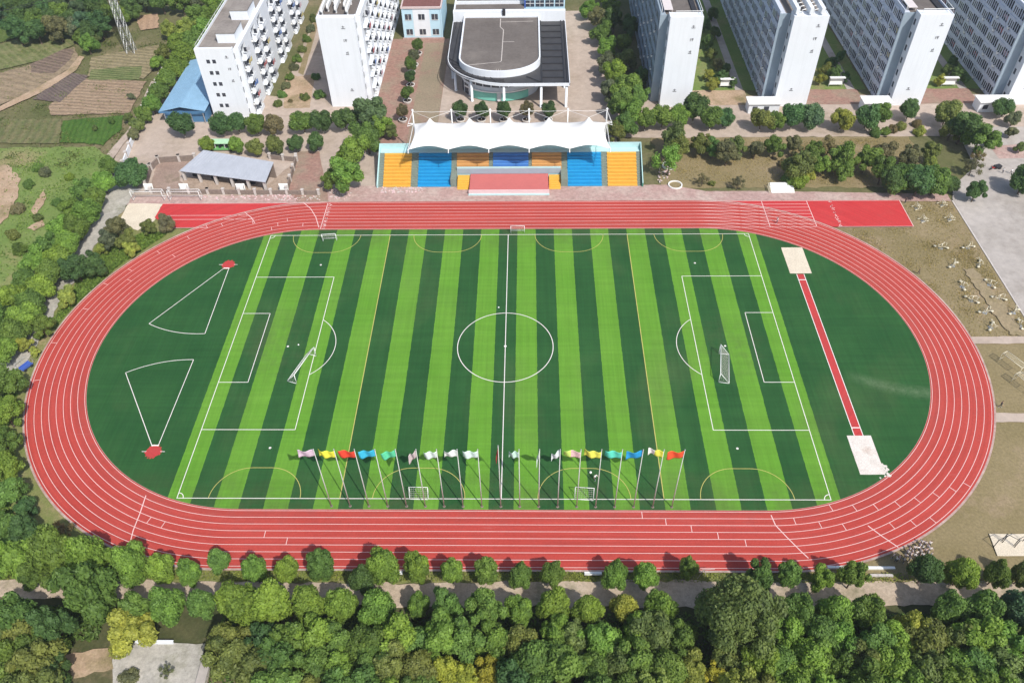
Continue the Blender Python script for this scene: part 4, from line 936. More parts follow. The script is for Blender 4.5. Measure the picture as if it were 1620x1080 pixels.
def ball(label, u, v, r=.12):
    mb = MB(); n = 8; mb.lathe([(max(.004, r * math.sin(t)), r - r * math.cos(t)) for t in np.linspace(0, math.pi, n)], 12); o = mb.build('football', M['board'], None, True); o.location = (*at(u, v).xy, PZ); tag(o, label, 'ball')
ball('white football left just beyond the centre circle', 789, 489, .16); ball('white football near the penalty spot of the askew goal', 473, 548, .15); ball('white ball beside the person in white', 934, 750, .22)

# ------------------------------------------------------------------ street and sports furniture
def trainer(kind):
    """outdoor exercise machine, twin stations"""
    parts = []
    mb = MB(); mb.tube([(0, 0, 0), (0, 0, 1.35)], .09, 8); mb.tube([(0, -.7, 1.35), (0, .7, 1.35)], .05, 6)
    parts.append(('post', mb.mesh('post', [M['pipe']], True)))
    for s in (-1, 1):
        mb = MB()
        if kind == 0:
            mb.tube([(.15, s * .5, 1.3), (.15, s * .5, .35), (.65, s * .5, .3)], .05, 6); mb.tube([(-.15, s * .7, 1.3), (-.15, s * .7, .35), (-.7, s * .7, .3)], .05, 6); mb.box(.45, .95, s * .5 - .1, s * .5 + .1, .28, .36); mb.box(-1.0, -.5, s * .7 - .1, s * .7 + .1, .28, .36)
        else:
            mb.tube([(0, s * .2, .5), (s * .9, s * .9, .45)], .06, 6); mb.lathe([(.3, 0), (.3, .08)], 12, 0, (s * .9, s * .9, .42)); mb.tube([(s * .5, s * .6, .45), (s * .35, s * .9, 1.2), (s * .1, s * 1.1, 1.3)], .045, 6)
        parts.append(('swing_arm', mb.mesh('swing_arm', [M['pipe']], True)))
        mb = MB(); mb.tube([(0, s * .7, 1.3), (.25, s * .9, 1.15), (.45, s * .9, 1.25)], .04, 6); parts.append(('handle', mb.mesh('handle', [M['pipe']], True)))
    mb = MB(); mb.box(-.4, .4, -.4, .4, 0, .05); parts.append(('base_plate', mb.mesh('base_plate', [M['steel']])))
    return parts
TR = [trainer(0), trainer(1)]
eqs = [(1450, 330), (1460, 350), (1490, 325), (1502, 348), (1488, 393), (1531, 393), (1507, 421), (1548, 419), (1522, 454), (1565, 451), (1536, 476), (1579, 474), (1558, 495), (1603, 495), (1567, 518), (1613, 515)]
rowname = ['row nearest the red straight end', 'second row from the red straight end', 'third row from the red straight end', 'fourth row, by the bend', 'fifth row, above the worn path', 'sixth row, beside the worn path', 'seventh row, below the path start', 'last row, above the ladder frame']
for i, (u, v) in enumerate(eqs):
    k = 0 if i < 4 else 1; row = [0, 1, 0, 1][i] if i < 4 else i // 2
    far = (i in (2, 3)) if i < 4 else i % 2
    for j in range(1 if k == 0 else 1):
        root = thing('exercise_machine', 'cream exercise machine on %s side, %s' % ('plaza' if far else 'track', rowname[row]), 'exercise machine', at(u, v), R(20 + 25 * i) if k else R(15), 'outdoor exercise machines on the dry lawn', 1.0)
        for nme, me in TR[k]: link(nme, me, root)
def ladder(label, c, ang, L=4.2, w=1.3, h=2.3):
    root = thing('horizontal_ladder', label, 'ladder frame', c, ang)
    for x in (-L / 2, L / 2):
        mb = MB(); mb.tube([(x, -w / 2, 0), (x, -w / 2, h), (x, w / 2, h), (x, w / 2, 0)], .05, 6); mb.tube([(x, -w / 2, .7), (x, w / 2, .7)], .035, 6); mb.build('end_frame', M['pipe'], root, True)
    mb = MB()
    for y in (-w / 2, w / 2): mb.tube([(-L / 2, y, h + .03), (L / 2, y, h + .03)], .05, 6)
    for i in range(13): x = -L / 2 + L * (i + .5) / 13; mb.tube([(x, -w / 2, h + .03), (x, w / 2, h + .03)], .03, 5)
    mb.build('rungs', M['pipe'], root, True)
ladder('cream overhead ladder frame beside the worn path', at(1597, 582), R(-62)); ladder('cream overhead ladder frame nearer the lower cross path', at(1614, 612), R(-62), 3.2)
for i, (u, v) in enumerate(((1578, 862), (1594, 861), (1610, 860))):
    root = thing('pull_up_bar', 'dark pull-up bar frame in the sand pit, %s from the track' % ['nearest', 'second', 'third'][i], 'pull-up bar', at(u, v), R(-38 if i % 2 else 25), 'pull-up bars in the sand pit')
    for x in (-.9, .9): mb = MB(); mb.tube([(x, 0, 0), (x, 0, 2.2)], .06, 6); mb.build('post', M['darkmetal'], root, True)
    mb = MB(); mb.tube([(-1, 0, 2.15), (1, 0, 2.15)], .045, 6); mb.build('bar', M['darkmetal'], root, True)
def bench(label, c, ang=0, L=1.8):
    root = thing('bench', label, 'bench', c, ang, 'white benches along the near straight')
    mb = MB()
    for y in (-.2, 0, .2): mb.box(-L / 2, L / 2, y - .085, y + .085, .43, .48)
    mb.build('seat', M['board'], root)
    mb = MB()
    for z in (.62, .8): mb.box(-L / 2, L / 2, .3, .34, z, z + .12)
    mb.build('backrest', M['board'], root)
    for x in (-L / 2 + .2, L / 2 - .2): mb = MB(); mb.box(x - .05, x + .05, -.22, -.12, 0, .43); mb.box(x - .05, x + .05, .22, .3, 0, .85); mb.box(x - .05, x + .05, -.22, .3, .38, .43); mb.build('leg', M['steel'], root)
bench('white bench between the trees below the white flags', at(628, 908), math.pi); bench('white bench against a round tree below the yellow flags', at(938, 909), math.pi, 2.6)
for i, (ua, ub, v) in enumerate(((1308, 1334, 898), (1372, 1415, 899), (1376, 1412, 911))):
    a, b = at(ua, v), at(ub, v); root = thing('kerb_block', ['short white concrete kerb at the near corner of the bend', 'long white concrete kerb beside the crowd', 'grey white concrete kerb behind the long one'][i], 'kerb', ((a.x + b.x) / 2, a.y, 0))
    mb = MB(); L = b.x - a.x; n = max(2, round(L / 1.2))
    for k in range(n): mb.box(-L / 2 + L * k / n, -L / 2 + L * (k + 1) / n - .03, -.2, .2, 0, .38)
    mb.build('kerb_stones', M['board'] if i < 2 else M['pillar'], root)
root = thing('wooden_frame', 'leaning A-shaped pole frame at the edge of the near straight', 'frame', at(1110, 912))
for s in (-1, 1): mb = MB(); mb.tube([(s * .7, s * .3, 0), (0, 0, 2.2)], .05, 6); mb.build('leg', M['pillar'], root)
mb = MB(); mb.tube([(-1.2, 0, 2.1), (1.6, .1, 2.25)], .05, 6); mb.build('crossbar', M['pillar'], root)
# planters in the courtyard come with the plants below
# blue barrow beside the path
root = thing('platform_cart', 'blue metal cart parked on the path beside the outer lane', 'cart', at(43, 582), R(62))
mb = MB(); mb.box(-1.1, 1.1, -.6, .6, .45, .55); mb.box(-1.1, 1.1, -.6, -.55, .55, .85); mb.box(-1.1, 1.1, .55, .6, .55, .85); mb.build('load_bed', M['blueplastic'], root)
mb = MB(); mb.tube([(1.1, -.5, .5), (1.5, -.5, 1.2), (1.5, .5, 1.2), (1.1, .5, .5)], .04, 6); mb.build('handle', M['steel'], root)
for x in (-.7, .7):
    for y in (-.68, .68): mb = MB(); mb.tube([(x, y - .05, .3), (x, y + .05, .3)], .3, 14); w = mb.build('wheel', M['rubber'], root)
# the other frame by it
root = thing('wire_frame', 'pale rectangular wire frame leaning beside the blue cart', 'frame', at(37, 577), R(60))
mb = MB(); mb.tube([(-1.2, 0, .1), (1.2, 0, .1), (1.2, .5, 1.0), (-1.2, .5, 1.0), (-1.2, 0, .1)], .05, 6); mb.build('rim', M['steel'], root)
mb = MB(); mb.tube([(0, .5, 1.0), (0, 1.1, 0)], .04, 6); mb.build('leg', M['steel'], root)
# green trolley on the campus road
root = thing('passenger_trolley', 'bright green open trolley under the trees behind the grey roofed shed', 'trolley', at(352, 237), R(0))
mb = MB(); mb.box(-3.6, 3.6, -.9, .9, .45, .95); mb.box(-3.6, -2.6, -.85, .85, .95, 1.3); mb.build('body', M['greenpaint'], root)
mb = MB(); mb.box(-3.9, 3.8, -1.1, 1.1, 2.35, 2.5); mb.box(-3.7, 3.6, -.9, .9, 2.5, 2.58); mb.build('roof', paint('pale_green_roof', (.42, .66, .42), .5), root)
for x in (-3.4, -1.2, 1.2, 3.4):
    for y in (-.85, .85): mb = MB(); mb.box(x - .05, x + .05, y - .04, y + .04, .95, 2.35); mb.build('post', M['whitemetal'], root)
for x in (-1.8, -.2, 1.4, 2.9): mb = MB(); mb.box(x - .3, x + .3, -.75, .75, .95, 1.2); mb.box(x + .25, x + .35, -.75, .75, 1.2, 1.7); mb.build('seat', M['darkmetal'], root)
for x in (-2.6, 2.6):
    for y in (-.9, .9): mb = MB(); mb.tube([(x, y - .1, .36), (x, y + .1, .36)], .36, 14); mb.build('wheel', M['rubber'], root)
# motor tricycle on the plaza
root = thing('motor_tricycle', 'dark motor tricycle parked on the pale plaza beside the big shaded tree', 'tricycle', at(1573, 268), R(200))
mb = MB(); mb.box(-1.5, .1, -.55, .55, .5, .95); mb.build('cargo_box', M['darkmetal'], root)
mb = MB(); mb.tube([(0, 0, .6), (.7, 0, .55), (1.1, 0, 1.05)], [.12, .14, .06], 8); mb.tube([(1.1, -.4, 1.15), (1.05, 0, 1.05), (1.1, .4, 1.15)], .03, 6); mb.build('frame', M['redpaint'], root)
mb = MB(); mb.box(.1, .75, -.16, .16, .78, .9); mb.build('saddle', M['rubber'], root)
for x, y in ((-1, -.6), (-1, .6), (1.3, 0)): mb = MB(); mb.tube([(x, y - .06, .32), (x, y + .06, .32)], .32, 14); mb.build('wheel', M['rubber'], root)
# stepped white block at the lawn edge behind the start straight
root = thing('concrete_steps', 'white concrete steps with slatted side below the bushy shrub', 'steps', at(1238, 302))
mb = MB()
for k in range(5): mb.box(-2.8, 2.6, -1.0 + k * .6, -.42 + k * .6, 0, .2 + .2 * k)
mb.build('treads', M['board'], root)
mb = MB()
for k in range(6): mb.box(-3.3, -3.2, -1.2 + k * .5, -1.1 + k * .5, 0, 1.1)
mb.box(-3.32, -3.18, -1.3, 1.6, 1.1, 1.2); mb.build('railing', M['pipe'], root)
# round tree pits by the grandstand end
for i, (u, v) in enumerate(((1058, 263), (1068, 294))):
    root = thing('tree_ring', 'round white kerb ring at the grandstand end, %s the track' % ['farther from', 'nearer'][i], 'kerb ring', at(u, v))
    mb = MB(); n = 28
    mb.add([(r_ * math.cos(t), r_ * math.sin(t), z) for r_, z in ((1.7, 0), (1.7, .4), (1.4, .4), (1.4, .1)) for t in np.linspace(0, 6.2832, n, False)], [(k * n + j, k * n + (j + 1) % n, (k + 1) * n + (j + 1) % n, (k + 1) * n + j) for k in range(3) for j in range(n)]); mb.build('kerb_ring', M['ceramic'], root)
    mb = MB(); mb.lathe([(1.41, .05), (1.41, .15)], 24); mb.build('soil', M['lawn'], root)
# walls at the bottom edge
root = thing('yard_wall', 'low white wall behind the concrete pad at the bottom edge', 'wall', at(247, 1018))
mb = MB(); mb.box(-2.6, 2.6, -.12, .12, 0, .8); mb.box(-2.7, 2.7, -.2, .2, .8, .9); mb.build('wall_panel', M['wall'], root)
a, b = at(328, 1036, 1.6), at(311, 1100, 1.6); d = b - a; L = d.length; root = thing('slab_wall', 'bright flat topped concrete wall running down beside the concrete pad', 'wall', (a.x, a.y, 0), math.atan2(d.y, d.x))
mb = MB(); mb.box(0, L, -.35, .35, 0, 1.5); mb.build('wall_panel', M['pillar'], root); mb = MB(); mb.box(-.1, L, -.65, .65, 1.5, 1.62); mb.build('coping', M['concrete'], root)
# boundary wall of the farm road
root = pillar_wall('long white boundary wall between the farm plots and the campus road', [(-95.8, 62), (-98.2, 78), (-100.4, 92), (-101, 110)], 1.6, 'wall', True, 'boundary_wall', 4)
# lattice pylon at the edge of the farm plots
pb = at(209, 84); root = thing('lattice_pylon', 'tall grey lattice power pylon at the edge of the farm plots', 'pylon', pb)
Hh = 30
wd = lambda z: 1.15 - .75 * z / Hh
for sx in (-1, 1):
    for sy in (-1, 1): mb = MB(); mb.tube([(sx * wd(z), sy * wd(z), z) for z in (0, 10, 20, Hh)], .10, 4); mb.build('leg', M['steel'], root)
mb = MB(); zz = [0, 3, 5.8, 8.4, 10.8, 13, 15, 17, 19, 21, 23, 25, 27, 29, 30]
for z0, z1 in zip(zz, zz[1:]):
    for i in range(4):
        c = [(-1, -1), (1, -1), (1, 1), (-1, 1)]; a, b = c[i], c[(i + 1) % 4]
        mb.tube([(a[0] * wd(z0), a[1] * wd(z0), z0), (b[0] * wd(z1), b[1] * wd(z1), z1)], .05, 3); mb.tube([(b[0] * wd(z0), b[1] * wd(z0), z0), (a[0] * wd(z1), a[1] * wd(z1), z1)], .05, 3); mb.tube([(a[0] * wd(z1), a[1] * wd(z1), z1), (b[0] * wd(z1), b[1] * wd(z1), z1)], .05, 3)
mb.build('lattice_bracing', M['steel'], root)
for z in (21, 25, 29):
    mb = MB()
    for s in (-1, 1): mb.tube([(0, 0, z), (s * 3.8, 0, z + .2)], .09, 4); mb.tube([(0, 0, z + 1), (s * 3.8, 0, z + .2)], .06, 4)
    mb.build('crossarm', M['steel'], root)
for i, (z, s) in enumerate(((21, -1), (21, 1), (25, -1))):
    q = Vector((pb.x + s * 3.8, pb.y, z)); e = Vector((pb.x - 130, pb.y - 6 + s * 6, z + 1)); mb = MB(); mb.tube([q.lerp(e, t) - Vector((0, 0, 10 * 4 * t * (1 - t))) for t in np.linspace(0, 1, 20)], .05, 4)
    tag(mb.build('power_line', M['darkmetal']), 'thin power cable from the pylon, %s' % ['lower one on the plot side', 'lower one on the dormitory side', 'upper one'][i], 'cable')

# ------------------------------------------------------------------ trees and shrubs
def leaf_mesh(name, lobes, n, size, seed, core=.74, openness=0.0, flat=.0):
    rg = np.random.default_rng(seed); C = np.array([l[:3] for l in lobes], float); Rr = np.array([l[3] for l in lobes], float)
    T = rg.uniform(.15, .75, len(lobes))
    P_, N_, TT = [], [], []
    tot = 0
    while tot < n:
        k = rg.choice(len(lobes), n, p=Rr ** 2 / (Rr ** 2).sum())
        d = rg.normal(size=(n, 3)); d /= np.linalg.norm(d, axis=1)[:, None]
        q = C[k] + d * Rr[k][:, None] * rg.uniform(.80 - openness, 1.10, n)[:, None]
        inside = np.zeros(n, bool)
        for c, r_ in zip(C, Rr): inside |= np.linalg.norm(q - c, axis=1) < r_ * .78 * (1 - openness)
        ok = ~inside if openness < .3 else np.ones(n, bool)
        P_.append(q[ok]); N_.append(d[ok]); TT.append(T[k][ok]); tot += ok.sum()
    Pn, Nn, Tn = np.concatenate(P_)[:n], np.concatenate(N_)[:n], np.concatenate(TT)[:n]
    Nn = Nn + rg.normal(size=Nn.shape) * .5 + np.array([0, 0, .25]); Nn /= np.linalg.norm(Nn, axis=1)[:, None]
    a = np.cross(Nn, rg.normal(size=Nn.shape)); a /= np.linalg.norm(a, axis=1)[:, None]; b = np.cross(Nn, a)
    s = size * rg.uniform(.6, 1.35, n)[:, None]
    V = np.stack([Pn - a * s, Pn - b * s * .55, Pn + a * s, Pn + b * s * .55], 1).reshape(-1, 3)
    F = np.arange(4 * n).reshape(-1, 4).tolist()
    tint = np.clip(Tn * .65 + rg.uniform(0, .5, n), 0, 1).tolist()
    vs = V.tolist(); fs = F
    if core:
        nb = 10
        for c, r_ in zip(C, Rr):
            base = len(vs); rad = r_ * core
            for i in range(nb // 2 + 1):
                for j in range(nb):
                    th, phh = math.pi * i / (nb // 2), 2 * math.pi * j / nb; w = rg.uniform(.85, 1.1)
                    vs.append([c[0] + rad * w * math.sin(th) * math.cos(phh), c[1] + rad * w * math.sin(th) * math.sin(phh), c[2] + rad * w * math.cos(th)])
            for i in range(nb // 2):
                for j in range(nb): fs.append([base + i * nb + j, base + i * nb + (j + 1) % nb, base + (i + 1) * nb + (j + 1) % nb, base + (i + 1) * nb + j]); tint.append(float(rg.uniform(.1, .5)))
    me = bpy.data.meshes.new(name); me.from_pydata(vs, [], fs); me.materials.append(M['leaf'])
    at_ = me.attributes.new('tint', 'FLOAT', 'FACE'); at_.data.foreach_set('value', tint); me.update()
    return me
def trunk_mesh(seed, top, r, lime, branches, spread=.55):
    rg = random.Random(seed); mb = MB(); lean = rg.uniform(-.1, .1)
    pts = [(0, 0, 0), (lean * .3, 0, top * .18), (lean * .7, lean * .5, top * .5), (lean, lean, top)]
    mb.tube(pts[:2], [r * 1.3, r], 7, 1 if lime else 0); mb.tube(pts[1:], [r, r * .8, r * .5], 7, 0)
    for i in range(branches):
        t = 6.283 * i / branches + rg.uniform(-.4, .4); z0 = top * rg.uniform(.42, .8); e = spread * rg.uniform(.7, 1.2)
        mb.tube([(lean * .8, lean * .6, z0), (lean + e * .5 * math.cos(t), lean + e * .5 * math.sin(t), z0 + .28), (lean + e * math.cos(t), lean + e * math.sin(t), z0 + .6)], [r * .5, r * .35, r * .15], 5, 0)
    return mb.mesh('trunk', [M['bark'], M['limewash']], True)
def lobes_round(seed, n=13, rad=.45, zs=.85, zc=1.25, jit=.12, fill=.62):
    rg = random.Random(seed); out = [(0, 0, zc, fill)]
    for i in range(n):
        z = 1 - 2 * (i + .5) / n; z = z * .9 + .1; t = i * 2.39996 + rg.uniform(-.3, .3); q = math.sqrt(max(0, 1 - z * z)); k = .60 + rg.uniform(-jit, jit) * 1.35
        out.append((q * math.cos(t) * k, q * math.sin(t) * k, zc + z * k * zs, rad * rg.uniform(.62, 1.25)))
    return out
VAR = {}
def variants(kind, k, fn, tr): VAR[kind] = [(fn(i), tr(i)) for i in range(k)]
variants('round', 7, lambda i: leaf_mesh('crown', lobes_round(100 + i, 15, .38, .9, 1.2, .14, .66), 5600, .072, 100 + i, openness=.05), lambda i: trunk_mesh(i, .95, .055, False, 4))
variants('lime', 6, lambda i: leaf_mesh('crown', lobes_round(150 + i, 12, .42, .8, 1.3, .16, .5), 4200, .085, 150 + i, openness=.06), lambda i: trunk_mesh(20 + i, 1.05, .055, True, 4))
variants('loose', 8, lambda i: leaf_mesh('crown', lobes_round(200 + i, 15, .33, .95, 1.3, .24, .48), 5600, .074, 200 + i, openness=.10), lambda i: trunk_mesh(40 + i, 1.1, .06, False, 5))
variants('sparse', 4, lambda i: leaf_mesh('crown', lobes_round(300 + i, 13, .30, .9, 1.35, .26, .3), 1900, .07, 300 + i, core=0, openness=.5), lambda i: trunk_mesh(60 + i, 1.2, .05, False, 8, .7))
variants('tall', 4, lambda i: leaf_mesh('crown', lobes_round(400 + i, 18, .36, 1.45, 1.75, .16, .6), 5200, .085, 400 + i, openness=.06), lambda i: trunk_mesh(80 + i, 1.3, .06, False, 5))
variants('big', 2, lambda i: leaf_mesh('crown', lobes_round(500 + i, 42, .24, 1.05, 1.15, .2, .66), 17000, .038, 500 + i, openness=.08), lambda i: trunk_mesh(90 + i, 1.1, .06, False, 7))
variants('shrub', 5, lambda i: leaf_mesh('crown', lobes_round(600 + i, 12, .42, .62, .5, .18, .55), 2600, .085, 600 + i, openness=.05), lambda i: trunk_mesh(95 + i, .4, .05, False, 5, .4))
HUE = {'bright': ('bright green', (.104, .166, .038)), 'mid': ('mid green', (.076, .126, .036)), 'dark': ('dark green', (.048, .090, .036)), 'olive': ('olive green', (.092, .116, .042)),
       'yellow': ('yellow flowering', (.19, .19, .035)), 'lime': ('yellow green', (.158, .185, .050)), 'brown': ('brownish', (.112, .100, .064)), 'blue': ('bluish green', (.056, .094, .056)), 'dull': ('greyish green', (.088, .100, .066)), 'straw': ('straw', (.22, .18, .09))}
tr_rnd = random.Random(33)
def tree(name, label, kind, u, v, rp, hue, group, cat='tree', hk=1.0):
    zc = {'shrub': .5, 'tall': 1.75, 'round': 1.2, 'lime': 1.3, 'loose': 1.3, 'sparse': 1.35, 'big': 1.15}[kind]
    p = at(u, v, 3); r_ = 2.5
    for _ in range(5):
        r_ = rp * depth(p) / FPX; p = at(u, v, zc * r_ * hk)
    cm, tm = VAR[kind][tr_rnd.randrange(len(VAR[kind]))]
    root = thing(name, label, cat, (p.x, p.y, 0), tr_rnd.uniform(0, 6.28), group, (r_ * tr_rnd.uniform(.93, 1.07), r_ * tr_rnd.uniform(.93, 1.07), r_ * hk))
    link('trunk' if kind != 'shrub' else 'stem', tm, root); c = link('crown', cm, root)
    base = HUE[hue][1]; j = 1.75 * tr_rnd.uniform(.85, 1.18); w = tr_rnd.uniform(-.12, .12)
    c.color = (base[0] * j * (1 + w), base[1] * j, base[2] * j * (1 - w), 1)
    return root
def size_word(r): return 'small' if r < 18 else 'mid-sized' if r < 27 else 'large'
SH = {'round': 'round', 'lime': 'leafy', 'loose': 'bushy', 'sparse': 'thin leaved', 'tall': 'tall', 'big': 'huge spreading', 'shrub': 'low'}
def row(name, items, where, end, group, kind, cat='tree', hk=1.0):
    for i, it in enumerate(items):
        u, v, rp, hue = it[:4]; k = it[4] if len(it) > 4 else kind
        lab = '%s %s %s %s, %s from %s' % (SH[k], HUE[hue][0], cat, where, ordw(i + 1), end)
        tree(name, lab, k, u, v, rp, hue, group, cat, hk)
B, MI, D, O, Y, L_, BR, BL, DU = 'bright', 'mid', 'dark', 'olive', 'yellow', 'lime', 'brown', 'blue', 'dull'
row('verge_tree', [(a_, b_ + 2, c_ * (.9 if a_ > 220 else 1), *d_) for a_, b_, c_, *d_ in [(86, 872, 36, MI), (140, 882, 34, B), (203, 888, 28, B), (254, 896, 26, B), (300, 903, 22, B), (346, 884, 19, MI), (401, 899, 24, B), (451, 899, 21, B), (507, 891, 26, MI), (572, 914, 24, D), (606, 892, 29, B), (661, 894, 26, B), (714, 902, 22, B), (769, 900, 22, MI), (823, 907, 21, MI), (874, 903, 21, MI), (973, 906, 23, B), (1020, 909, 23, B), (1087, 897, 19, MI, 'loose'), (1203, 906, 24, MI, 'loose'), (1248, 905, 23, MI), (1300, 909, 22, B, 'loose'), (1352, 907, 24, MI, 'loose'), (1466, 898, 27, D), (1523, 903, 25, B), (1577, 904, 22, MI), (1618, 905, 20, O)]],
    'between near straight and dirt path', 'shot-put end', 'trees between the near straight and the dirt path', 'round', hk=1.62)
row('path_tree', [(a_, b_ - 9, c_ * 1.06, *d_) for a_, b_, c_, *d_ in [(22, 984, 34, MI), (82, 996, 30, D, 'loose'), (130, 938, 42, MI, 'loose'), (212, 972, 25, MI), (264, 966, 27, B), (320, 964, 24, MI), (374, 962, 32, B), (430, 962, 30, B), (487, 964, 27, B), (540, 966, 26, B), (597, 970, 27, B), (661, 966, 19, B), (706, 964, 26, MI, 'loose'), (769, 976, 30, MI, 'loose'), (822, 974, 22, B), (878, 966, 25, B), (930, 972, 24, B), (990, 972, 24, L_), (1040, 970, 25, B), (1263, 974, 28, MI), (1322, 978, 27, B), (1374, 978, 28, MI), (1440, 996, 25, L_, 'loose'), (1500, 972, 26, MI), (1556, 972, 30, MI), (1612, 970, 27, BL)]],
    'in the row below the dirt path', 'the shot-put end', 'trees in the row below the dirt path', 'round', hk=1.55)
tree('spreading_tree', 'huge spreading olive green tree standing across the dirt path, biggest in the near wood', 'big', 1168, 965, 74, 'olive', None, hk=1.25)
def pad_free(u, v): return not (165 < u < 350 and v > 985) and not (90 < u < 175 and v > 1005) and not (330 < u < 400 and v > 1060)
hues = [MI, D, O, B, O, B, MI, MI, O, MI, L_, B]
for rk, (v0, du, word) in enumerate(((1010, 42, 'second'), (1050, 44, 'third'), (1092, 46, 'fourth'))):
    items = []; u = -10 + rk * 17
    while u < 1650:
        uu, vv, rp = u + tr_rnd.uniform(-10, 10), v0 + tr_rnd.uniform(-12, 12), tr_rnd.uniform(29, 40)
        h = tr_rnd.choice(hues)
        if pad_free(uu, vv) and not (vv > 1030 and (675 < uu < 800 or 1075 < uu < 1150)) and not (1100 < uu < 1235 and rk == 0): items.append((uu, vv, rp, h, tr_rnd.choice(['loose', 'loose', 'round', 'loose'])))
        u += du
    row('wood_tree', items, 'in the near wood, %s rank' % word, 'the shot-put side', 'trees of the near wood', 'loose', hk=1.25)
row('flowering_tree', [(702, 1056, 26, Y), (738, 1068, 22, Y), (772, 1062, 24, Y), (1095, 1062, 28, L_), (1130, 1066, 22, Y), (4, 1003, 20, Y)], 'in the near wood', 'the wood centre', 'yellow trees in the near wood', 'loose', hk=1.3)
tree('wood_tree', 'yellow green bushy tree leaning over the low white wall of the concrete pad', 'loose', 208, 992, 38, 'lime', 'trees of the near wood')
tree('wood_tree', 'dark bushy tree at the corner left of the concrete pad', 'loose', 75, 1062, 34, 'dark', 'trees of the near wood')
tree('yard_shrub', 'grey green shrub growing on the concrete pad at the bottom edge', 'shrub', 205, 1072, 14, 'dull', None, 'shrub')
tree('yard_shrub', 'second thin shrub in the middle of the concrete pad', 'sparse', 262, 1062, 12, 'dull', None, 'shrub')
# hedge-like trees down the left side
row('roadside_tree', [(206, 272, 24, D, 'round'), (172, 262, 17, MI), (163, 288, 19, B), (150, 312, 20, MI), (134, 336, 22, B), (120, 360, 22, MI), (106, 384, 22, B), (92, 408, 22, B), (76, 431, 23, MI), (62, 454, 23, B), (48, 478, 24, MI), (34, 502, 25, B), (18, 526, 25, MI), (2, 552, 26, B)],
    'beside the concrete road', 'the goals end', 'trees lining the concrete road', 'round')
row('hedge_tree', [(134, 300, 20, MI), (112, 332, 20, B), (94, 360, 20, B), (72, 386, 20, MI), (54, 412, 22, B), (36, 440, 22, MI), (14, 470, 24, B), (100, 385, 18, B), (-6, 500, 24, MI)], 'behind the roadside trees', 'the farm end', 'hedge of trees behind the roadside trees', 'loose')
row('track_tree', [(262, 350, 15, BR, 'loose'), (232, 358, 13, O), (200, 380, 16, O), (182, 358, 18, DU), (168, 380, 17, DU), (146, 417, 21, D), (118, 422, 24, D), (206, 392, 13, L_), (160, 392, 11, L_), (105, 469, 17, L_), (64, 516, 18, MI), (38, 546, 14, L_), (54, 556, 8, L_)], 'between road and far bend', 'the straight extension', 'trees between the road and the bend', 'loose')
row('edge_tree', [(2, 606, 30, MI), (6, 652, 28, B), (4, 696, 27, MI), (10, 738, 27, B), (14, 778, 28, MI), (40, 802, 18, D), (40, 838, 30, D), (8, 836, 32, MI), (20, 884, 36, B), (60, 908, 26, MI), (96, 838, 18, BR, 'sparse')], 'outside the near bend', 'the blue cart', 'trees outside the near bend', 'loose')
row('slope_shrub', [(60, 265, 10, MI), (72, 272, 11, DU), (28, 330, 12, BR), (20, 372, 12, O), (45, 292, 9, MI), (90, 320, 9, MI), (30, 395, 12, MI), (110, 280, 9, B), (60, 345, 9, O)], 'on the sandy slope', 'the farm plots', 'shrubs on the sandy slope', 'shrub', 'shrub')
row('wall_tree', [(362, 4, 20, B), (345, 24, 20, MI), (327, 46, 21, B), (308, 66, 21, MI), (290, 86, 20, B), (276, 106, 19, B), (262, 126, 18, MI), (250, 146, 17, MI), (240, 164, 16, B), (228, 180, 14, MI), (216, 197, 12, O), (210, 212, 10, DU)], 'along the boundary wall', 'the top edge', 'trees along the boundary wall', 'round')
row('wall_tree', [(335, 4, 20, B), (315, 26, 20, MI), (296, 46, 18, L_), (278, 66, 18, B), (264, 46, 14, L_), (258, 84, 14, O), (246, 98, 12, B)], 'on farm side of boundary wall', 'the top edge', 'trees along the boundary wall', 'loose')
row('plot_tree', [(137, 68, 15, B), (128, 56, 11, MI), (148, 60, 10, O), (208, 152, 6, DU), (150, 203, 5, O), (176, 190, 6, MI), (205, 186, 8, O)], 'among the farm plots', 'the pylon', 'single trees in the farm plots', 'loose')
items = []
for v0 in (2, 18, 34, 46):
    u = -30 + (v0 % 5) * 7
    while u < 320:
        if not (v0 > 30 and (u < 12 or u > 175)) and not (v0 > 15 and u > 215) and not (v0 > 40 and u > 150): items.append((u + tr_rnd.uniform(-6, 6), v0 + tr_rnd.uniform(-4, 4) - (0 if u < 200 else 6), tr_rnd.uniform(16, 21), tr_rnd.choice([D, D, BL, MI, DU])))
        u += 27
items.sort()
row('far_tree', items, 'in the far wood', 'the top corner', 'trees of the far wood', 'loose')
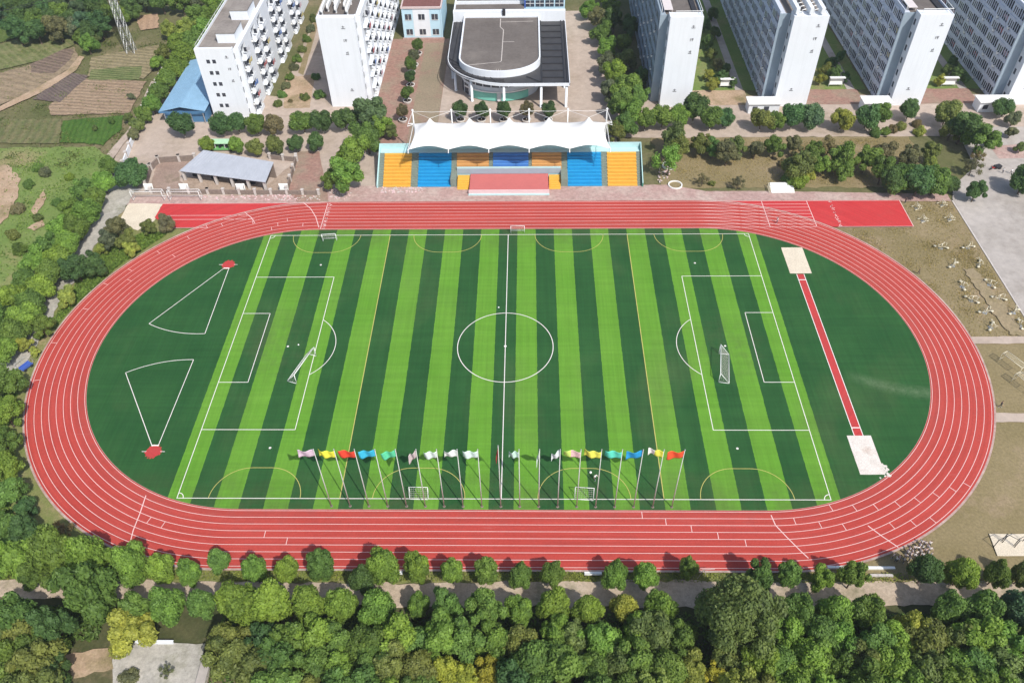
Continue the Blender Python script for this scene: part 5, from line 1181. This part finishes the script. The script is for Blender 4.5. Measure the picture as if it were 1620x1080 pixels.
# campus trees
row('campus_tree', [(286, 196, 19, D), (350, 196, 17, D), (374, 193, 16, D), (405, 195, 17, MI), (432, 196, 16, BR), (478, 193, 17, MI), (508, 191, 17, D), (545, 186, 19, D)], 'with whitewashed trunk', 'the blue shed', 'trees in front of the dormitories', 'lime')
row('campus_tree', [(327, 228, 12, B), (374, 229, 12, B), (403, 231, 14, O), (435, 229, 14, O), (467, 226, 13, D), (500, 224, 14, D)], 'behind the grey roofed shed', 'the green trolley', 'trees behind the grey shed', 'lime')
row('grandstand_tree', [(582, 176, 28, BL), (556, 238, 28, B), (545, 272, 28, B), (580, 214, 26, MI), (604, 196, 18, B), (522, 282, 16, MI), (618, 208, 12, O)], 'beside the grandstand', 'white end wall', 'trees at the goal end of the grandstand', 'loose')
row('hall_tree', [(a_, b_, c_ * 1.22, d_) for a_, b_, c_, d_ in [(934, 14, 12, B), (948, 30, 14, DU), (952, 52, 14, MI), (962, 74, 14, B), (958, 98, 14, DU), (972, 118, 18, B), (992, 92, 14, O), (966, 140, 16, DU), (990, 138, 20, MI), (982, 164, 18, MI), (1010, 152, 16, MI), (985, 66, 14, MI), (972, 30, 15, D), (1000, 176, 18, B), (985, 196, 16, MI), (1015, 120, 12, D), (965, 6, 14, MI), (998, 40, 14, D), (970, 205, 14, O)]], 'between hall and first dormitory', 'the top edge', 'trees between the hall and the dormitory', 'loose')
row('campus_tree', [(1022, 188, 17, MI), (1048, 184, 18, MI), (1076, 182, 18, B), (1100, 168, 23, D), (1126, 186, 18, MI), (1146, 186, 15, D), (1206, 187, 18, O), (1230, 190, 16, MI), (1256, 182, 20, D), (1286, 182, 20, BL), (1334, 187, 18, L_), (1374, 182, 21, D), (1394, 178, 18, MI), (1440, 172, 16, D), (1500, 178, 20, O), (1590, 170, 15, D), (1604, 188, 12, DU)], 'below shaded dormitories', 'the grandstand', 'trees in front of the white end walls', 'lime')
row('lawn_tree', [(1066, 216, 24, O, 'loose'), (1060, 248, 26, B, 'sparse'), (1072, 232, 20, O, 'loose'), (1110, 226, 17, O), (1128, 232, 16, MI), (1152, 240, 20, DU), (1166, 232, 16, O), (1196, 234, 16, DU), (1226, 232, 17, MI), (1256, 230, 15, DU), (1285, 242, 20, MI), (1312, 232, 17, BR), (1333, 246, 24, MI), (1268, 262, 24, O), (1300, 262, 16, B), (1336, 270, 16, MI), (1372, 250, 22, MI), (1400, 240, 18, BR), (1398, 268, 22, MI), (1440, 246, 18, DU), (1474, 240, 17, O), (1470, 260, 14, L_)], 'above the far straight', 'the grandstand', 'trees on the lawn above the far straight', 'loose')
row('lawn_tree', [(1412, 282, 22, D), (1432, 278, 24, MI), (1456, 284, 27, D), (1482, 284, 26, MI), (1502, 290, 16, D)], 'in clump at straight end', 'grandstand side', 'dense green clump at the end of the straight', 'round')
row('plaza_tree', [(1528, 196, 28, D), (1552, 214, 26, MI), (1508, 202, 18, O), (1572, 220, 12, B), (1540, 262, 15, BR, 'sparse'), (1548, 248, 11, BR, 'sparse'), (1545, 302, 17, D, 'loose'), (1622, 284, 24, D, 'round'), (1600, 208, 10, DU), (1616, 232, 10, O)], 'around the concrete plaza', 'the round clump', 'trees around the concrete plaza', 'loose')
row('lawn_shrub', [(1112, 283, 10, BR, 'sparse'), (1168, 288, 11, BR, 'sparse'), (1126, 290, 6, O), (1262, 286, 18, B), (1250, 284, 12, MI), (1281, 276, 12, L_), (1238, 258, 8, BR), (1425, 200, 10, O), (1412, 205, 9, BR), (1450, 196, 8, BR), (1400, 208, 9, MI), (1385, 210, 10, MI), (1455, 208, 10, L_)], 'on the dry lawn', 'the grandstand', 'shrubs on the dry lawn', 'shrub', 'shrub')
row('garden_shrub', [(440, 164, 8, O), (446, 150, 8, MI), (452, 136, 8, DU), (458, 122, 8, MI), (465, 107, 8, DU), (471, 93, 8, MI), (478, 78, 8, O), (485, 62, 8, MI), (491, 46, 8, DU), (497, 30, 8, O), (505, 150, 9, MI), (482, 154, 8, O), (459, 160, 4, BR), (500, 122, 8, D)], 'between white dormitories', 'campus road', 'shrubs between the left dormitories', 'shrub', 'shrub')
for lab, its in (('first and second', [(1128, 132, 10, L_), (1120, 118, 9, L_), (1142, 122, 11, D), (1136, 100, 10, DU), (1125, 86, 10, O), (1118, 66, 11, D), (1132, 50, 11, D), (1150, 108, 8, D), (1115, 40, 10, D), (1128, 20, 11, D), (1160, 130, 8, D)]),
                 ('second and third', [(1298, 124, 10, L_), (1306, 110, 10, O), (1322, 116, 12, D), (1316, 98, 10, D), (1338, 122, 8, D), (1330, 88, 9, D)]), ('third and fourth', [(1490, 126, 9, L_), (1500, 112, 10, O), (1514, 118, 11, D), (1508, 98, 10, D), (1528, 124, 8, D)])):
    row('garden_tree', its, 'between %s shaded dormitories' % lab, 'display board', 'trees in the gaps between dormitories', 'loose')
# round white planters with clipped plants
def planter(label, u, v, r, hue, group):
    p = at(u, v); root = thing('planter', label, 'planter', p, 0, group)
    mb = MB(); mb.lathe([(.85, 0), (1.0, .1), (1.15, .75), (1.2, .85), (1.05, .85), (1.0, .7)], 22); mb.build('pot', M['ceramic'], root, True)
    mb = MB(); mb.lathe([(1.0, .62), (1.0, .72)], 20); mb.build('soil', M['soil'], root)
    t = thing('potted_tree', label.replace('round white planter', 'small dark tree'), 'tree', (p.x, p.y, .7), tr_rnd.uniform(0, 6), group.replace('planters', 'potted trees'), (r, r, r * 1.15))
    cm, tm = VAR['lime'][tr_rnd.randrange(6)]; link('trunk', tm, t); c = link('crown', cm, t); c.color = (*[1.3 * q for q in HUE[hue][1]], 1)
for i, (u, v) in enumerate(((662, 88), (656, 106), (651, 118), (650, 138), (645, 163), (638, 193))): planter('round white planter in the brick courtyard, %s from the pale blue block' % ordw(i + 1), u, v, 1.7, [MI, DU, MI, D, MI, BR][i], 'planters down the brick courtyard')
for i, u in enumerate((729, 762, 797, 833, 867)): planter('round white planter behind the tent roof, %s from the courtyard side' % ordw(i + 1), u, 193, 2.0, [D, D, D, BR, D][i], 'planters in front of the hall')
# ground cover nobody could count
def scatter(name, regions, n, size, hue, seed, h=.25):
    rg = np.random.default_rng(seed); Pn = []
    for poly, w in regions:
        xs = np.array([p[0] for p in poly]); ys = np.array([p[1] for p in poly]); k = int(n * w); got = 0
        cl = rg.uniform([xs.min(), ys.min()], [xs.max(), ys.max()], (60, 2))
        while got < k:
            q = np.concatenate([rg.uniform([xs.min(), ys.min()], [xs.max(), ys.max()], (k, 2)), cl[rg.integers(0, 60, k)] + rg.normal(size=(k, 2)) * 1.1])
            ins = np.zeros(len(q), bool)
            for a in range(len(xs)):
                b = (a + 1) % len(xs); c = (ys[a] > q[:, 1]) != (ys[b] > q[:, 1]); ins ^= c & (q[:, 0] < (xs[b] - xs[a]) * (q[:, 1] - ys[a]) / (ys[b] - ys[a] + 1e-9) + xs[a])
            q = q[ins]; q = q[rg.permutation(len(q))][:k - got]; Pn.append(q); got += len(q)
    q = np.concatenate(Pn); n = len(q); Z = rg.uniform(.03, h, n)
    P3 = np.column_stack([q, Z]); N = rg.normal(size=(n, 3)) * .6 + [0, 0, .8]; N /= np.linalg.norm(N, axis=1)[:, None]
    a = np.cross(N, rg.normal(size=(n, 3))); a /= np.linalg.norm(a, axis=1)[:, None]; b = np.cross(N, a); s = size * rg.uniform(.5, 1.5, n)[:, None]
    V = np.stack([P3 - a * s, P3 - b * s * .6, P3 + a * s, P3 + b * s * .6], 1).reshape(-1, 3)
    me = bpy.data.meshes.new(name); me.from_pydata(V.tolist(), [], np.arange(4 * n).reshape(-1, 4).tolist()); me.materials.append(M['leaf'])
    me.attributes.new('tint', 'FLOAT', 'FACE').data.foreach_set('value', rg.uniform(0, 1, n).tolist())
    o = link(name, me); o.color = (*[1.4 * q for q in HUE[hue][1]], 1); return tag(o, None, None, None, 'stuff')
scatter('undergrowth', [(rect(-40, 82, -70, -53.5), .8), (rect(-80, -57, -58, -53), .1), (rect(-80, -66, -70, -57), .1)], 60000, .24, 'mid', 1, .9)
scatter('verge_grass', [([(-95, -48.6), (82, -48.4), (82, -46.8), (-60, -46.9), (-95, -40)], 1)], 26000, .13, 'lime', 2, .35)
scatter('rough_grass', [([(-93, -48), (-88, -46), (-78, -38), (-86, -27), (-89.2, -12), (-93, -6)], .3), ([(-91, 2), (-89.4, 6), (-88.1, 12), (-83.7, 24), (-76.5, 35), (-81, 36.5), (-88, 30), (-90.5, 20)], .35), ([(-125, 70), (-101, 70), (-98.5, 30), (-97.5, -8), (-125, -8)], .12)], 40000, .2, 'bright', 3, .45)
scatter('crop_plants', [(rect(-178, -101.5, 62, 140), 1)], 15000, .2, 'olive', 5, .35)
rb = random.Random(17); mb = MB()
for (u0, u1, v0, v1, n) in ((425, 506, 305, 318, 170), (604, 668, 297, 306, 130), (520, 555, 298, 316, 90), (320, 425, 309, 317, 70), (1040, 1060, 262, 290, 40)):
    for _ in range(n):
        p = at(rb.uniform(u0, u1), rb.uniform(v0, v1)); a = rb.uniform(.05, .26); mb.box(-a, a, -a * .6, a * .6, 0, rb.uniform(.04, .22), rb.randrange(2), rb.uniform(0, 3.1), (p.x, p.y, .05))
tag(mb.build('rubble', [M['pinktrim'], M['pillar']]), kind='stuff')
scatter('dry_grass', [([(52, 47), (101, 47), (101.2, 2), (88, 2), (86, 14), (80, 26), (70, 36), (90, 36.4), (90, 46)], .5), ([(40, 54), (100, 52), (101, 73), (40, 73)], .5)], 22000, .11, 'straw', 4, .16)

# ------------------------------------------------------------------ thin air between the drone and the far dormitories
hz = bpy.data.materials.new('haze'); hz.use_nodes = True; hn = hz.node_tree; hn.nodes.remove(hn.nodes['Principled BSDF'])
pv = hn.nodes.new('ShaderNodeVolumePrincipled'); pv.inputs['Color'].default_value = (.86, .92, 1, 1); pv.inputs['Density'].default_value = .00018; pv.inputs['Anisotropy'].default_value = .2
hn.links.new(pv.outputs[0], hn.nodes['Material Output'].inputs['Volume'])
mb = MB(); mb.box(-950, 950, -750, 1250, -1.2, 128); tag(mb.build('haze', hz), kind='stuff')
